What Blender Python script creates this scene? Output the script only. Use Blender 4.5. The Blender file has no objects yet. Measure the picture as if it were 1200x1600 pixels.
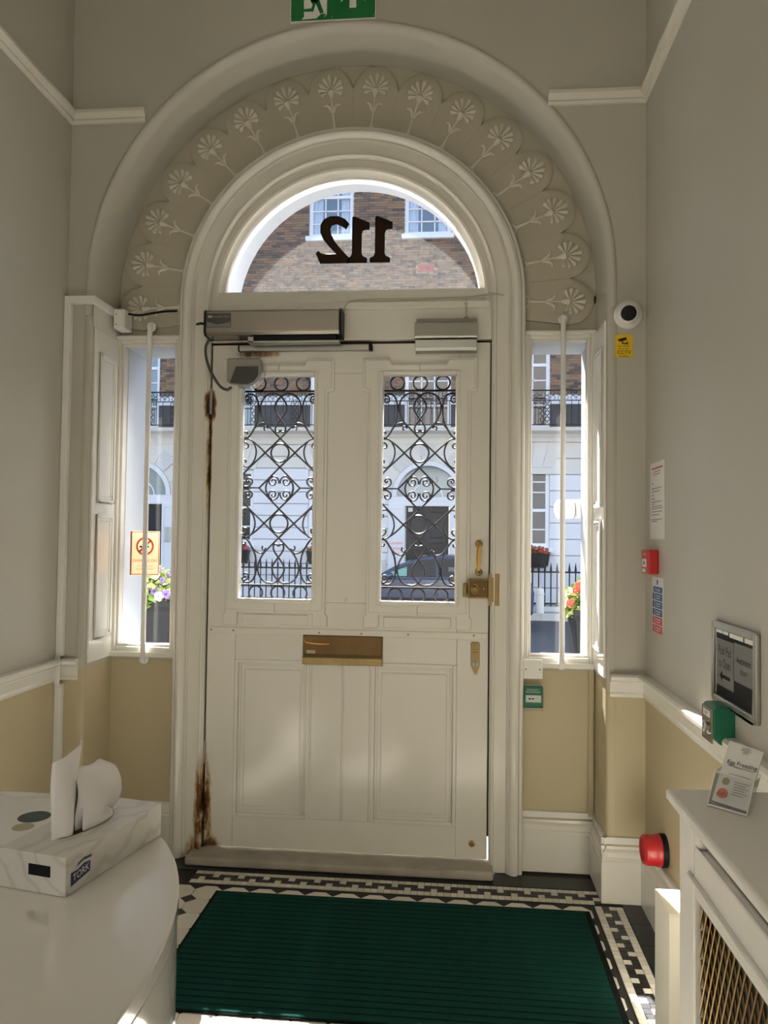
import bpy, bmesh, math, random
from mathutils import Vector, Matrix
random.seed(7)
sc = bpy.context.scene
COL = sc.collection

# ------------------------------------------------------------------ camera
FPX = 1190.0
YAW, PITCH, ROLL = math.radians(5.29), math.radians(1.838), math.radians(0.70)
CAM = Vector((0.0, -3.4, 1.45))
def cam_rows():
    cy, sy = math.cos(YAW), math.sin(YAW); cp, sp = math.cos(PITCH), math.sin(PITCH); cr, sr = math.cos(ROLL), math.sin(ROLL)
    Rz = Matrix(((cy, sy, 0), (-sy, cy, 0), (0, 0, 1)))
    Rx = Matrix(((1, 0, 0), (0, cp, sp), (0, -sp, cp)))
    P = Matrix(((1, 0, 0), (0, 0, -1), (0, 1, 0)))
    R = Matrix(((cr, -sr, 0), (sr, cr, 0), (0, 0, 1)))
    return R @ P @ Rx @ Rz
M = cam_rows()
cd = bpy.data.cameras.new('camera'); cam = bpy.data.objects.new('camera', cd); COL.objects.link(cam)
cd.sensor_fit = 'HORIZONTAL'; cd.sensor_width = 36.0; cd.lens = 36.0 * FPX / 1200.0
cd.clip_start = 0.02; cd.clip_end = 300
rx, dn, fw = Vector(M[0]), Vector(M[1]), Vector(M[2])
cam.matrix_world = Matrix(((rx.x, -dn.x, -fw.x, CAM.x), (rx.y, -dn.y, -fw.y, CAM.y), (rx.z, -dn.z, -fw.z, CAM.z), (0, 0, 0, 1)))
sc.camera = cam
def at(x, y, Y=None, X=None, Z=None):
    """a pixel of the photograph meets the plane Y=, X= or Z="""
    d = M.transposed() @ Vector(((x - 600) / FPX, (y - 800) / FPX, 1.0))
    if Y is not None: t = (Y - CAM.y) / d.y
    elif X is not None: t = (X - CAM.x) / d.x
    else: t = (Z - CAM.z) / d.z
    return CAM + d * t

# ------------------------------------------------------------------ world, sun, exposure
SUN_DIR = Vector((0.205, -1.0, -1.066)).normalized()      # way the sunlight travels
wd = bpy.data.worlds.new('sky'); sc.world = wd; wd.use_nodes = True
nt = wd.node_tree; nt.nodes.clear()
sky = nt.nodes.new('ShaderNodeTexSky'); sky.sky_type = 'NISHITA'; sky.sun_disc = False
sky.sun_elevation = math.radians(45.7); sky.sun_rotation = math.radians(-11.6); sky.air_density = 1.0; sky.dust_density = 2.5; sky.ozone_density = 1.0
bg = nt.nodes.new('ShaderNodeBackground'); bg.inputs['Strength'].default_value = 0.52
wo = nt.nodes.new('ShaderNodeOutputWorld')
nt.links.new(sky.outputs[0], bg.inputs[0]); nt.links.new(bg.outputs[0], wo.inputs[0])
sl = bpy.data.lights.new('sun', 'SUN'); sl.energy = 56.0; sl.angle = math.radians(0.53); sl.color = (1.0, 0.96, 0.89)
so = bpy.data.objects.new('sun', sl); COL.objects.link(so)
so.rotation_euler = SUN_DIR.to_track_quat('-Z', 'Y').to_euler(); so.location = (-6, 20, 22)
sc.view_settings.view_transform = 'Standard'; sc.view_settings.look = 'None'
sc.view_settings.gamma = 1.0; sc.view_settings.use_curve_mapping = False
sc.view_settings.exposure = 0.06

# ------------------------------------------------------------------ materials
MATS = {}
def mat(name, col, rough=0.5, metal=0.0, spec=0.5, bump=0.0, bscale=60.0, var=0.0, vscale=8.0, coat=0.0, stretch=None, sheen=0.0):
    m = bpy.data.materials.new(name); m.use_nodes = True; n = m.node_tree; b = n.nodes['Principled BSDF']
    b.inputs['Base Color'].default_value = (*col, 1); b.inputs['Roughness'].default_value = rough
    b.inputs['Metallic'].default_value = metal; b.inputs['Specular IOR Level'].default_value = spec
    b.inputs['Coat Weight'].default_value = coat; b.inputs['Coat Roughness'].default_value = 0.15
    b.inputs['Sheen Weight'].default_value = sheen
    if bump or var:
        tc = n.nodes.new('ShaderNodeTexCoord'); mp = n.nodes.new('ShaderNodeMapping')
        n.links.new(tc.outputs['Object'], mp.inputs[0])
        if stretch: mp.inputs['Scale'].default_value = stretch
        if var:
            t = n.nodes.new('ShaderNodeTexNoise'); t.inputs['Scale'].default_value = vscale; t.inputs['Detail'].default_value = 5
            n.links.new(mp.outputs[0], t.inputs['Vector'])
            mx = n.nodes.new('ShaderNodeMix'); mx.data_type = 'RGBA'
            mx.inputs[6].default_value = (*[c * (1 - var) for c in col], 1); mx.inputs[7].default_value = (*[min(1, c * (1 + var)) for c in col], 1)
            n.links.new(t.outputs[0], mx.inputs[0]); n.links.new(mx.outputs[2], b.inputs['Base Color'])
        if bump:
            t2 = n.nodes.new('ShaderNodeTexNoise'); t2.inputs['Scale'].default_value = bscale; t2.inputs['Detail'].default_value = 4
            n.links.new(mp.outputs[0], t2.inputs['Vector'])
            bp = n.nodes.new('ShaderNodeBump'); bp.inputs['Strength'].default_value = bump; bp.inputs['Distance'].default_value = 0.004
            n.links.new(t2.outputs[0], bp.inputs['Height']); n.links.new(bp.outputs[0], b.inputs['Normal'])
    MATS[name] = m; return m
def nodes_of(m): return m.node_tree, m.node_tree.nodes['Principled BSDF']

PAINT = (0.72, 0.695, 0.635)
mat('paint', PAINT, 0.24, bump=0.08, bscale=28, var=0.03, vscale=3)
mat('gloss', (0.76, 0.74, 0.68), 0.16, bump=0.12, bscale=16, var=0.02, vscale=4)
mat('plaster', (0.47, 0.435, 0.35), 0.55, bump=0.06, bscale=14, var=0.035, vscale=1.6)
mat('relief', (0.68, 0.645, 0.55), 0.5, bump=0.05, bscale=60)
mat('petal', (0.45, 0.415, 0.33), 0.5, bump=0.05, bscale=20)
mat('rail', (0.70, 0.67, 0.60), 0.22, bump=0.06, bscale=20)
mat('brass', (0.62, 0.40, 0.12), 0.28, 1.0, bump=0.05, bscale=40, var=0.15, vscale=14)
mat('old_brass', (0.34, 0.25, 0.12), 0.42, 1.0, bump=0.08, bscale=50, var=0.25, vscale=30)
mat('dark_brass', (0.16, 0.10, 0.045), 0.35, 0.9, bump=0.05, bscale=60, var=0.3, vscale=12)
mat('copper_streak', (0.75, 0.36, 0.10), 0.3, 1.0)
mat('steel', (0.30, 0.27, 0.235), 0.26, 1.0, bump=0.03, bscale=300, stretch=(0.02, 1, 1))
mat('aluminium', (0.42, 0.42, 0.39), 0.38, 1.0, bump=0.02, bscale=200, stretch=(0.02, 1, 1))
mat('grey_plastic', (0.28, 0.265, 0.235), 0.4)
mat('dark_grey', (0.055, 0.054, 0.052), 0.5)
mat('black', (0.007, 0.007, 0.008), 0.45, spec=0.2)
mat('gap', (0.022, 0.014, 0.009), 0.9)  # dark colour painted as the shade in the door gaps
mat('iron', (0.008, 0.008, 0.009), 0.45, spec=0.25, bump=0.15, bscale=120)
mat('white_plastic', (0.78, 0.77, 0.74), 0.3)
mat('white', (0.80, 0.79, 0.77), 0.45)
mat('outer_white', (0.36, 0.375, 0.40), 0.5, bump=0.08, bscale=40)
mat('stone', (0.36, 0.33, 0.28), 0.6, bump=0.3, bscale=40, var=0.35, vscale=9)
mat('tile_black', (0.012, 0.012, 0.013), 0.32, spec=0.35, bump=0.05, bscale=30, var=0.3, vscale=10)
mat('grout', (0.016, 0.015, 0.014), 0.8)
mat('rubber', (0.004, 0.007, 0.0065), 0.9, spec=0.15)
mat('red', (0.50, 0.018, 0.022), 0.3)
mat('red_print', (0.55, 0.05, 0.06), 0.5)
mat('green', (0.010, 0.155, 0.085), 0.35)
mat('sign_green', (0.0, 0.17, 0.035), 0.4)
mat('blue_print', (0.03, 0.10, 0.30), 0.5)
mat('ink', (0.010, 0.010, 0.011), 0.6, spec=0.15)
mat('ink_grey', (0.22, 0.21, 0.21), 0.6)
mat('yellow', (0.75, 0.50, 0.02), 0.4)
mat('paper', (0.74, 0.73, 0.71), 0.6)
mat('paper_grey', (0.20, 0.20, 0.197), 0.6, spec=0.2)
mat('orange_print', (0.86, 0.24, 0.12), 0.5)
mat('cream_film', (0.90, 0.76, 0.58), 0.5)
mat('number_brown', (0.020, 0.009, 0.003), 0.5, spec=0.15)
mat('desk_white', (0.72, 0.70, 0.66), 0.05, coat=0.6, bump=0.008, bscale=4)
mat('cover_white', (0.74, 0.72, 0.68), 0.22, bump=0.05, bscale=25)
mat('cream', (0.83, 0.80, 0.70), 0.4)
mat('lattice_brass', (0.19, 0.125, 0.05), 0.40, 1.0)
mat('cover_shade', (0.008, 0.005, 0.003), 0.9)
mat('tissue', (0.82, 0.80, 0.80), 0.9, bump=0.15, bscale=30)
mat('salmon', (0.75, 0.25, 0.17), 0.5); mat('tan', (0.42, 0.36, 0.25), 0.5); mat('dark_green_print', (0.03, 0.06, 0.05), 0.5)
mat('navy', (0.015, 0.025, 0.09), 0.5)
mat('stucco', (0.70, 0.70, 0.72), 0.7, bump=0.1, bscale=30, var=0.04, vscale=2)
mat('stucco_warm', (0.66, 0.63, 0.58), 0.7, bump=0.1, bscale=30, var=0.10, vscale=3)
mat('groove', (0.42, 0.42, 0.45), 0.8)
mat('vermic', (0.60, 0.58, 0.56), 0.8, bump=1.0, bscale=26, var=0.5, vscale=40)
mat('sash', (0.80, 0.81, 0.84), 0.4)
mat('mortar', (0.44, 0.37, 0.31), 0.9, var=0.2, vscale=3)
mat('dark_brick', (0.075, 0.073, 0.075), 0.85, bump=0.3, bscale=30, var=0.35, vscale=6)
mat('curtain', (0.62, 0.68, 0.76), 0.8)
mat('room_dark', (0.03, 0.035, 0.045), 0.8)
mat('door_black', (0.014, 0.016, 0.02), 0.35, spec=0.25)
mat('asphalt', (0.075, 0.078, 0.085), 0.8, bump=0.3, bscale=80, var=0.25, vscale=5)
mat('step_dark', (0.10, 0.10, 0.10), 0.7, bump=0.1, bscale=40, var=0.2, vscale=5)
mat('paving', (0.34, 0.34, 0.34), 0.8, bump=0.15, bscale=40, var=0.12, vscale=3)
mat('car_paint', (0.018, 0.035, 0.085), 0.2, coat=0.3)
mat('car_glass', (0.02, 0.025, 0.03), 0.06, spec=0.3)
mat('chrome', (0.6, 0.6, 0.62), 0.15, 1.0)
mat('tyre', (0.02, 0.02, 0.02), 0.8)
mat('mint', (0.30, 0.62, 0.52), 0.4)
mat('leaf', (0.10, 0.17, 0.015), 0.55, var=0.5, vscale=20); mat('leaf_pale', (0.22, 0.26, 0.06), 0.55, var=0.3, vscale=20); mat('leaf_dark', (0.03, 0.09, 0.02), 0.6, var=0.4, vscale=20)
mat('flower_white', (0.42, 0.41, 0.38), 0.6); mat('flower_red', (0.42, 0.035, 0.012), 0.6); mat('flower_pink', (0.65, 0.04, 0.18), 0.6); mat('flower_violet', (0.16, 0.10, 0.30), 0.6)
mat('airbrick', (0.36, 0.10, 0.08), 0.8); mat('ginger', (0.55, 0.35, 0.10), 0.6)

# wall paint: greige above the dado rail, beige below it
def wall_paint():
    m = mat('wall', (0.47, 0.435, 0.35), 0.45, bump=0.07, bscale=12)
    n, b = nodes_of(m)
    g = n.nodes.new('ShaderNodeNewGeometry'); s = n.nodes.new('ShaderNodeSeparateXYZ'); n.links.new(g.outputs['Position'], s.inputs[0])
    c = n.nodes.new('ShaderNodeMath'); c.operation = 'GREATER_THAN'; c.inputs[1].default_value = 0.868; n.links.new(s.outputs[2], c.inputs[0])
    t = n.nodes.new('ShaderNodeTexNoise'); t.inputs['Scale'].default_value = 1.7; t.inputs['Detail'].default_value = 6; n.links.new(g.outputs['Position'], t.inputs['Vector'])
    mx = n.nodes.new('ShaderNodeMix'); mx.data_type = 'RGBA'; mx.inputs[6].default_value = (0.52, 0.445, 0.29, 1); mx.inputs[7].default_value = (0.49, 0.467, 0.410, 1)
    n.links.new(c.outputs[0], mx.inputs[0])
    hs = n.nodes.new('ShaderNodeHueSaturation'); n.links.new(mx.outputs[2], hs.inputs['Color'])
    mr = n.nodes.new('ShaderNodeMapRange'); mr.inputs[3].default_value = 0.94; mr.inputs[4].default_value = 1.06; n.links.new(t.outputs[0], mr.inputs[0]); n.links.new(mr.outputs[0], hs.inputs['Value'])
    n.links.new(hs.outputs[0], b.inputs['Base Color'])
wall_paint()

# old door paint: brush marks, rust and grime that ran down from the hinges along the hanging edge
def door_paint(name, rust=True):
    m = mat(name, PAINT, 0.16, bump=0.05, bscale=9, stretch=(4, 4, 1)); n, b = nodes_of(m)
    g = n.nodes.new('ShaderNodeNewGeometry'); s = n.nodes.new('ShaderNodeSeparateXYZ'); n.links.new(g.outputs['Position'], s.inputs[0])
    def math_(op, a, bb=None):
        q = n.nodes.new('ShaderNodeMath'); q.operation = op
        for i, v in enumerate((a, bb)):
            if v is None: continue
            if isinstance(v, (int, float)): q.inputs[i].default_value = v
            else: n.links.new(v, q.inputs[i])
        return q.outputs[0]
    t = n.nodes.new('ShaderNodeTexNoise'); t.inputs['Scale'].default_value = 16; t.inputs['Detail'].default_value = 8; t.inputs['Roughness'].default_value = 0.7
    mp = n.nodes.new('ShaderNodeMapping'); mp.inputs['Scale'].default_value = (1.6, 1, 0.55); n.links.new(g.outputs['Position'], mp.inputs[0]); n.links.new(mp.outputs[0], t.inputs['Vector'])
    def blob(cx, cz, rx_, rz_):
        a = math_('DIVIDE', math_('ABSOLUTE', math_('SUBTRACT', s.outputs[0], cx)), rx_); c = math_('DIVIDE', math_('ABSOLUTE', math_('SUBTRACT', s.outputs[2], cz)), rz_)
        return math_('MAXIMUM', math_('SUBTRACT', 1.0, math_('ADD', math_('POWER', a, 2.0), math_('POWER', c, 2.0))), 0.0)
    if rust:
        a = blob(-1.12, 0.20, 0.05, 0.34); c = blob(-1.12, 2.04, 0.035, 0.10); d = blob(-1.12, 0.03, 0.10, 0.10); e = blob(-0.90, 2.278, 0.14, 0.022)
        d2 = blob(-1.12, 1.85, 0.014, 0.5)
        tot = math_('MAXIMUM', math_('MAXIMUM', math_('MULTIPLY', a, 1.0), math_('MULTIPLY', c, 1.2)), math_('MAXIMUM', d, math_('MAXIMUM', math_('MULTIPLY', e, 0.9), math_('MULTIPLY', d2, .8))))
        v = math_('MULTIPLY', tot, math_('MULTIPLY', math_('SUBTRACT', t.outputs[0], 0.20), 2.6))
        cr = n.nodes.new('ShaderNodeValToRGB'); e_ = cr.color_ramp.elements
        e_[0].position = 0.22; e_[0].color = (*PAINT, 1); e_[1].position = 0.95; e_[1].color = (0.03, 0.016, 0.008, 1)
        k = e_.new(0.42); k.color = (0.50, 0.40, 0.26, 1); k = e_.new(0.60); k.color = (0.20, 0.085, 0.03, 1)
        n.links.new(v, cr.inputs[0]); n.links.new(cr.outputs[0], b.inputs['Base Color'])
    return m
door_paint('door_paint')

def glass_mat(name, dust, tint=(1, 1, 1)):
    m = bpy.data.materials.new(name); m.use_nodes = True; n = m.node_tree; n.nodes.clear()
    o = n.nodes.new('ShaderNodeOutputMaterial'); tr = n.nodes.new('ShaderNodeBsdfTransparent'); tr.inputs[0].default_value = (*tint, 1)
    gl = n.nodes.new('ShaderNodeBsdfGlossy'); gl.inputs['Roughness'].default_value = 0.02
    fr = n.nodes.new('ShaderNodeFresnel'); fr.inputs['IOR'].default_value = 1.2
    a = n.nodes.new('ShaderNodeMixShader'); n.links.new(fr.outputs[0], a.inputs[0]); n.links.new(tr.outputs[0], a.inputs[1]); n.links.new(gl.outputs[0], a.inputs[2])
    tl = n.nodes.new('ShaderNodeBsdfTranslucent'); tl.inputs[0].default_value = (0.85, 0.85, 0.85, 1)
    tc = n.nodes.new('ShaderNodeTexCoord'); t = n.nodes.new('ShaderNodeTexNoise'); t.inputs['Scale'].default_value = 60; t.inputs['Detail'].default_value = 8
    n.links.new(tc.outputs['Object'], t.inputs['Vector'])
    t2 = n.nodes.new('ShaderNodeTexVoronoi'); t2.inputs['Scale'].default_value = 55; n.links.new(tc.outputs['Object'], t2.inputs['Vector'])
    sp = n.nodes.new('ShaderNodeMapRange'); sp.inputs[1].default_value = 0.10; sp.inputs[2].default_value = 0.05; sp.inputs[3].default_value = 0; sp.inputs[4].default_value = dust * 3; n.links.new(t2.outputs['Distance'], sp.inputs[0])
    mr = n.nodes.new('ShaderNodeMapRange'); mr.inputs[1].default_value = 0.3; mr.inputs[2].default_value = 0.8; mr.inputs[3].default_value = dust * 0.5; mr.inputs[4].default_value = dust * 1.7
    n.links.new(t.outputs[0], mr.inputs[0])
    ad = n.nodes.new('ShaderNodeMath'); ad.operation = 'ADD'; n.links.new(mr.outputs[0], ad.inputs[0]); n.links.new(sp.outputs[0], ad.inputs[1])
    c = n.nodes.new('ShaderNodeMixShader'); n.links.new(ad.outputs[0], c.inputs[0]); n.links.new(a.outputs[0], c.inputs[1]); n.links.new(tl.outputs[0], c.inputs[2])
    n.links.new(c.outputs[0], o.inputs[0]); MATS[name] = m
glass_mat('glass', 0.0004); glass_mat('glass_fan', 0.009); glass_mat('acrylic', 0.02, (0.96, 0.97, 0.97))

def brick_mat():
    m = mat('brick', (0.3, 0.2, 0.13), 0.9, bump=0.3, bscale=40); n, b = nodes_of(m)
    g = n.nodes.new('ShaderNodeNewGeometry'); oi = n.nodes.new('ShaderNodeObjectInfo')
    a = n.nodes.new('ShaderNodeMath'); a.operation = 'ADD'; n.links.new(g.outputs['Random Per Island'], a.inputs[0]); n.links.new(oi.outputs['Random'], a.inputs[1])
    f = n.nodes.new('ShaderNodeMath'); f.operation = 'FRACT'; n.links.new(a.outputs[0], f.inputs[0])
    cr = n.nodes.new('ShaderNodeValToRGB'); e = cr.color_ramp.elements
    e[0].position = 0; e[0].color = (0.085, 0.068, 0.06, 1); e[1].position = 1; e[1].color = (0.29, 0.175, 0.105, 1)
    k = e.new(0.3); k.color = (0.17, 0.115, 0.085, 1); k = e.new(0.65); k.color = (0.25, 0.155, 0.10, 1)
    n.links.new(f.outputs[0], cr.inputs[0]); n.links.new(cr.outputs[0], b.inputs['Base Color'])
brick_mat()
def tile_mat():
    m = mat('tile_white', (0.6, 0.57, 0.5), 0.30, bump=0.06, bscale=60); n, b = nodes_of(m)
    oi = n.nodes.new('ShaderNodeObjectInfo'); cr = n.nodes.new('ShaderNodeValToRGB'); e = cr.color_ramp.elements
    e[0].color = (0.58, 0.55, 0.48, 1); e[1].color = (0.74, 0.71, 0.64, 1); n.links.new(oi.outputs['Random'], cr.inputs[0]); n.links.new(cr.outputs[0], b.inputs['Base Color'])
tile_mat()
def mat_carpet():
    m = mat('carpet', (0.002, 0.040, 0.031), 0.95, spec=0.15, bump=0.9, bscale=350, var=0.45, vscale=5)
mat_carpet()
def marble():
    m = mat('marble_print', (0.62, 0.60, 0.56), 0.3); n, b = nodes_of(m)
    tc = n.nodes.new('ShaderNodeTexCoord'); w = n.nodes.new('ShaderNodeTexWave'); w.inputs['Scale'].default_value = 9; w.inputs['Distortion'].default_value = 7; w.inputs['Detail'].default_value = 2; w.inputs['Detail Scale'].default_value = 1.2
    mp = n.nodes.new('ShaderNodeMapping'); mp.inputs['Rotation'].default_value = (0.4, 0.7, 0.6); n.links.new(tc.outputs['Object'], mp.inputs[0]); n.links.new(mp.outputs[0], w.inputs['Vector'])
    cr = n.nodes.new('ShaderNodeValToRGB'); e = cr.color_ramp.elements; e[0].position = 0.0; e[0].color = (0.53, 0.505, 0.475, 1); e[1].position = 0.22; e[1].color = (0.62, 0.60, 0.57, 1)
    n.links.new(w.outputs[0], cr.inputs[0]); n.links.new(cr.outputs[0], b.inputs['Base Color'])
marble()
def win_glass():
    m = mat('far_glass', (0.05, 0.07, 0.10), 0.04, spec=1.0)
    m = mat('far_glass_green', (0.20, 0.25, 0.26), 0.1, spec=0.8)
win_glass()

def film_mat(name, col):
    m = bpy.data.materials.new(name); m.use_nodes = True; n = m.node_tree; n.nodes.clear()
    o = n.nodes.new('ShaderNodeOutputMaterial'); a = n.nodes.new('ShaderNodeBsdfTranslucent'); b = n.nodes.new('ShaderNodeBsdfDiffuse'); x = n.nodes.new('ShaderNodeMixShader'); x.inputs[0].default_value = .45
    a.inputs[0].default_value = (*col, 1); b.inputs[0].default_value = (*col, 1); n.links.new(a.outputs[0], x.inputs[1]); n.links.new(b.outputs[0], x.inputs[2]); n.links.new(x.outputs[0], o.inputs[0]); MATS[name] = m
film_mat('cream_film', (.54, .43, .33)); film_mat('orange_film', (.50, .09, .05)); film_mat('ink_film', (.12, .10, .09))

# ------------------------------------------------------------------ mesh building
class MB:
    def __init__(s): s.v = []; s.f = []
    def add(s, vs, fs):
        o = len(s.v); s.v += [tuple(p) for p in vs]; s.f += [tuple(i + o for i in f) for f in fs]; return s
    def box(s, x0, x1, y0, y1, z0, z1):
        return s.add([(x0, y0, z0), (x1, y0, z0), (x1, y1, z0), (x0, y1, z0), (x0, y0, z1), (x1, y0, z1), (x1, y1, z1), (x0, y1, z1)],
                     [(0, 3, 2, 1), (4, 5, 6, 7), (0, 1, 5, 4), (1, 2, 6, 5), (2, 3, 7, 6), (3, 0, 4, 7)])
    def prism(s, poly, axis, a0, a1):
        def P(p, a):
            return (a, p[0], p[1]) if axis == 'X' else (p[0], a, p[1]) if axis == 'Y' else (p[0], p[1], a)
        n = len(poly); vs = [P(p, a0) for p in poly] + [P(p, a1) for p in poly]
        fs = [tuple(range(n - 1, -1, -1)), tuple(range(n, 2 * n))] + [(i, (i + 1) % n, n + (i + 1) % n, n + i) for i in range(n)]
        return s.add(vs, fs)
    def tube(s, pts, r, n=6, closed=False, flat=1.0):
        pts = [Vector(p) for p in pts]; N = len(pts); vs = []; prev = None
        rr = r if isinstance(r, (list, tuple)) else [r] * N
        for i, p in enumerate(pts):
            a = pts[(i - 1) % N] if (closed or i > 0) else pts[i]; b = pts[(i + 1) % N] if (closed or i < N - 1) else pts[i]
            t = (b - a).normalized() if (b - a).length > 1e-9 else Vector((0, 0, 1))
            if prev is None:
                u = t.orthogonal().normalized()
            else:
                u = (prev - t * prev.dot(t)); u = u.normalized() if u.length > 1e-6 else t.orthogonal().normalized()
            prev = u; w = t.cross(u)
            for k in range(n):
                an = 2 * math.pi * k / n; vs.append(p + (u * math.cos(an) + w * math.sin(an)) * rr[i])
        fs = []
        for i in range(N if closed else N - 1):
            j = (i + 1) % N
            for k in range(n): fs.append((i * n + k, i * n + (k + 1) % n, j * n + (k + 1) % n, j * n + k))
        if not closed: fs += [tuple(range(n - 1, -1, -1)), tuple(range((N - 1) * n, N * n))]
        return s.add(vs, fs)
    def lathe(s, prof, o, axis=(0, 0, 1), n=20):
        o = Vector(o); ax = Vector(axis).normalized(); u = ax.orthogonal().normalized(); w = ax.cross(u); vs = []
        for r, h in prof:
            for k in range(n):
                an = 2 * math.pi * k / n; vs.append(o + ax * h + (u * math.cos(an) + w * math.sin(an)) * max(r, 1e-5))
        fs = []
        for i in range(len(prof) - 1):
            for k in range(n): fs.append((i * n + k, i * n + (k + 1) % n, (i + 1) * n + (k + 1) % n, (i + 1) * n + k))
        fs += [tuple(range(n - 1, -1, -1)), tuple(range((len(prof) - 1) * n, len(prof) * n))]
        return s.add(vs, fs)
    def ball(s, c, rx_, ry, rz, n=8, m=5):
        vs = []; fs = []
        for i in range(m + 1):
            th = math.pi * i / m
            for k in range(n):
                ph = 2 * math.pi * k / n; vs.append((c[0] + rx_ * math.sin(th) * math.cos(ph), c[1] + ry * math.sin(th) * math.sin(ph), c[2] + rz * math.cos(th)))
        for i in range(m):
            for k in range(n): fs.append((i * n + k, (i + 1) * n + k, (i + 1) * n + (k + 1) % n, i * n + (k + 1) % n))
        return s.add(vs, fs)
    def grid(s, rows):
        m = len(rows[0]); vs = [p for r in rows for p in r]
        return s.add(vs, [(i * m + k, i * m + k + 1, (i + 1) * m + k + 1, (i + 1) * m + k) for i in range(len(rows) - 1) for k in range(m - 1)])
    def frame(s, x0, x1, z0, z1, w, y0, y1):
        s.box(x0, x0 + w, y0, y1, z0, z1); s.box(x1 - w, x1, y0, y1, z0, z1); s.box(x0 + w, x1 - w, y0, y1, z0, z0 + w); s.box(x0 + w, x1 - w, y0, y1, z1 - w, z1); return s
    def map(s, fn): s.v = [tuple(fn(Vector(p))) for p in s.v]; return s

def mesh_of(mb, name, smooth=None):
    me = bpy.data.meshes.new(name); me.from_pydata(mb.v, [], mb.f); me.update()
    bm = bmesh.new(); bm.from_mesh(me); bmesh.ops.remove_doubles(bm, verts=bm.verts, dist=1e-6); bmesh.ops.recalc_face_normals(bm, faces=bm.faces); bm.to_mesh(me); bm.free()
    if smooth is not None:
        for p in me.polygons: p.use_smooth = True
        try: me.set_sharp_from_angle(angle=math.radians(smooth))
        except Exception: pass
    return me
def bevel_mod(o, w, seg=2):
    b = o.modifiers.new('bevel', 'BEVEL'); b.width = w; b.segments = seg; b.limit_method = 'ANGLE'; b.angle_limit = math.radians(40)
    return o
def ob(name, mb, m, parent=None, bevel=0, smooth=None, seg=2):
    me = mb if isinstance(mb, bpy.types.Mesh) else mesh_of(mb, name, smooth)
    if m and not me.materials: me.materials.append(MATS[m])
    o = bpy.data.objects.new(name, me); COL.objects.link(o)
    if parent is not None:
        o.parent = parent; o.matrix_parent_inverse = parent_inv(parent)
    if bevel: bevel_mod(o, bevel, seg)
    return o
def world_of(p):
    m = p.matrix_basis.copy()
    while p.parent is not None:
        m = p.parent.matrix_basis @ p.matrix_parent_inverse @ m if False else (p.parent.matrix_basis @ p.matrix_parent_inverse @ m)
        p = p.parent
    return m
def parent_inv(p): return world_of(p).inverted()
def tag(o, label=None, cat=None, group=None, kind=None):
    if label: o['label'] = label
    if cat: o['category'] = cat
    if group: o['group'] = group
    if kind: o['kind'] = kind
    return o
def thing(name, loc, label, cat, group=None):
    e = bpy.data.objects.new(name, None); COL.objects.link(e); e.location = loc; e.empty_display_size = 0.05
    return tag(e, label, cat, group)
def struct(name, mb, m, label=None, bevel=0, smooth=None):
    o = ob(name, mb, m, None, bevel, smooth); o['kind'] = 'structure'
    if label: o['label'] = label
    return o
def copy_part(o, parent, matrix=None):
    c = o.copy(); COL.objects.link(c)
    if parent is not None: c.parent = parent; c.matrix_parent_inverse = parent_inv(parent)
    if matrix is not None: c.matrix_basis = matrix
    return c
def spline(pts, k=5, closed=False):
    P = [Vector(p) for p in pts]; n = len(P); out = []
    for i in range(n if closed else n - 1):
        a = P[(i - 1) % n] if (closed or i > 0) else P[0] * 2 - P[1]; b = P[i]; c = P[(i + 1) % n]; d = P[(i + 2) % n] if (closed or i + 2 < n) else P[-1] * 2 - P[-2]
        for j in range(k):
            t = j / k; out.append(0.5 * ((2 * b) + (c - a) * t + (2 * a - 5 * b + 4 * c - d) * t * t + (3 * b - a - 3 * c + d) * t ** 3))
    if not closed: out.append(P[-1])
    return out
def text(body, size, origin, xd, yd, align='CENTER', thick=0.0004, sx=1.0):
    cu = bpy.data.curves.new('t', 'FONT'); cu.body = body; cu.size = size; cu.align_x = align; cu.align_y = 'CENTER'; cu.extrude = 0.0; cu.resolution_u = 3
    o = bpy.data.objects.new('t', cu); COL.objects.link(o); dg = bpy.context.evaluated_depsgraph_get(); dg.update()
    me = bpy.data.meshes.new_from_object(o.evaluated_get(dg)); bpy.data.objects.remove(o); bpy.data.curves.remove(cu)
    xd, yd = Vector(xd), Vector(yd); nd = xd.cross(yd).normalized(); origin = Vector(origin); mb = MB()
    mb.add([origin + xd * v.co.x * sx + yd * v.co.y + nd * thick for v in me.vertices], [tuple(p.vertices) for p in me.polygons]); bpy.data.meshes.remove(me)
    return mb
def merge(*mbs):
    r = MB()
    for m in mbs: r.add(m.v, m.f)
    return r
XC, ZC = -0.482, 2.525            # springing centre of every arch of this doorway
def arch_sweep(prof, zb, n=48, zc=ZC, zb2=None):
    """profile of (radius, y) swept up one jamb, round the arch and down the other"""
    rows = []
    def row(f): rows.append([f(r, y) for r, y in prof])
    if zb < zc: row(lambda r, y: (XC - r, y, zb))
    for i in range(n + 1):
        th = math.pi * i / n; row(lambda r, y: (XC - r * math.cos(th), y, zc + r * math.sin(th)))
    if zb < zc: row(lambda r, y: (XC + r, y, zb if zb2 is None else zb2))
    return MB().grid(rows)
XL, XR, YN, YW = -1.70, 0.772, -0.23, 0.03   # room walls, front wall face, face of the recess
CEIL, YB = 4.25, -7.0
PEND_W = 5

# ================================================================== ROOM SHELL
floor = struct('floor', MB().box(XL - .1, XR + .1, YB - .1, 0.08, -0.10, -0.004), 'grout')
struct('ceiling', MB().box(XL - .15, XR + .15, YB - .15, 0.08, CEIL, CEIL + .1), 'plaster')
struct('wall_left', MB().box(XL - .15, XL, YB, 0.08, -.1, CEIL), 'wall')
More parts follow.
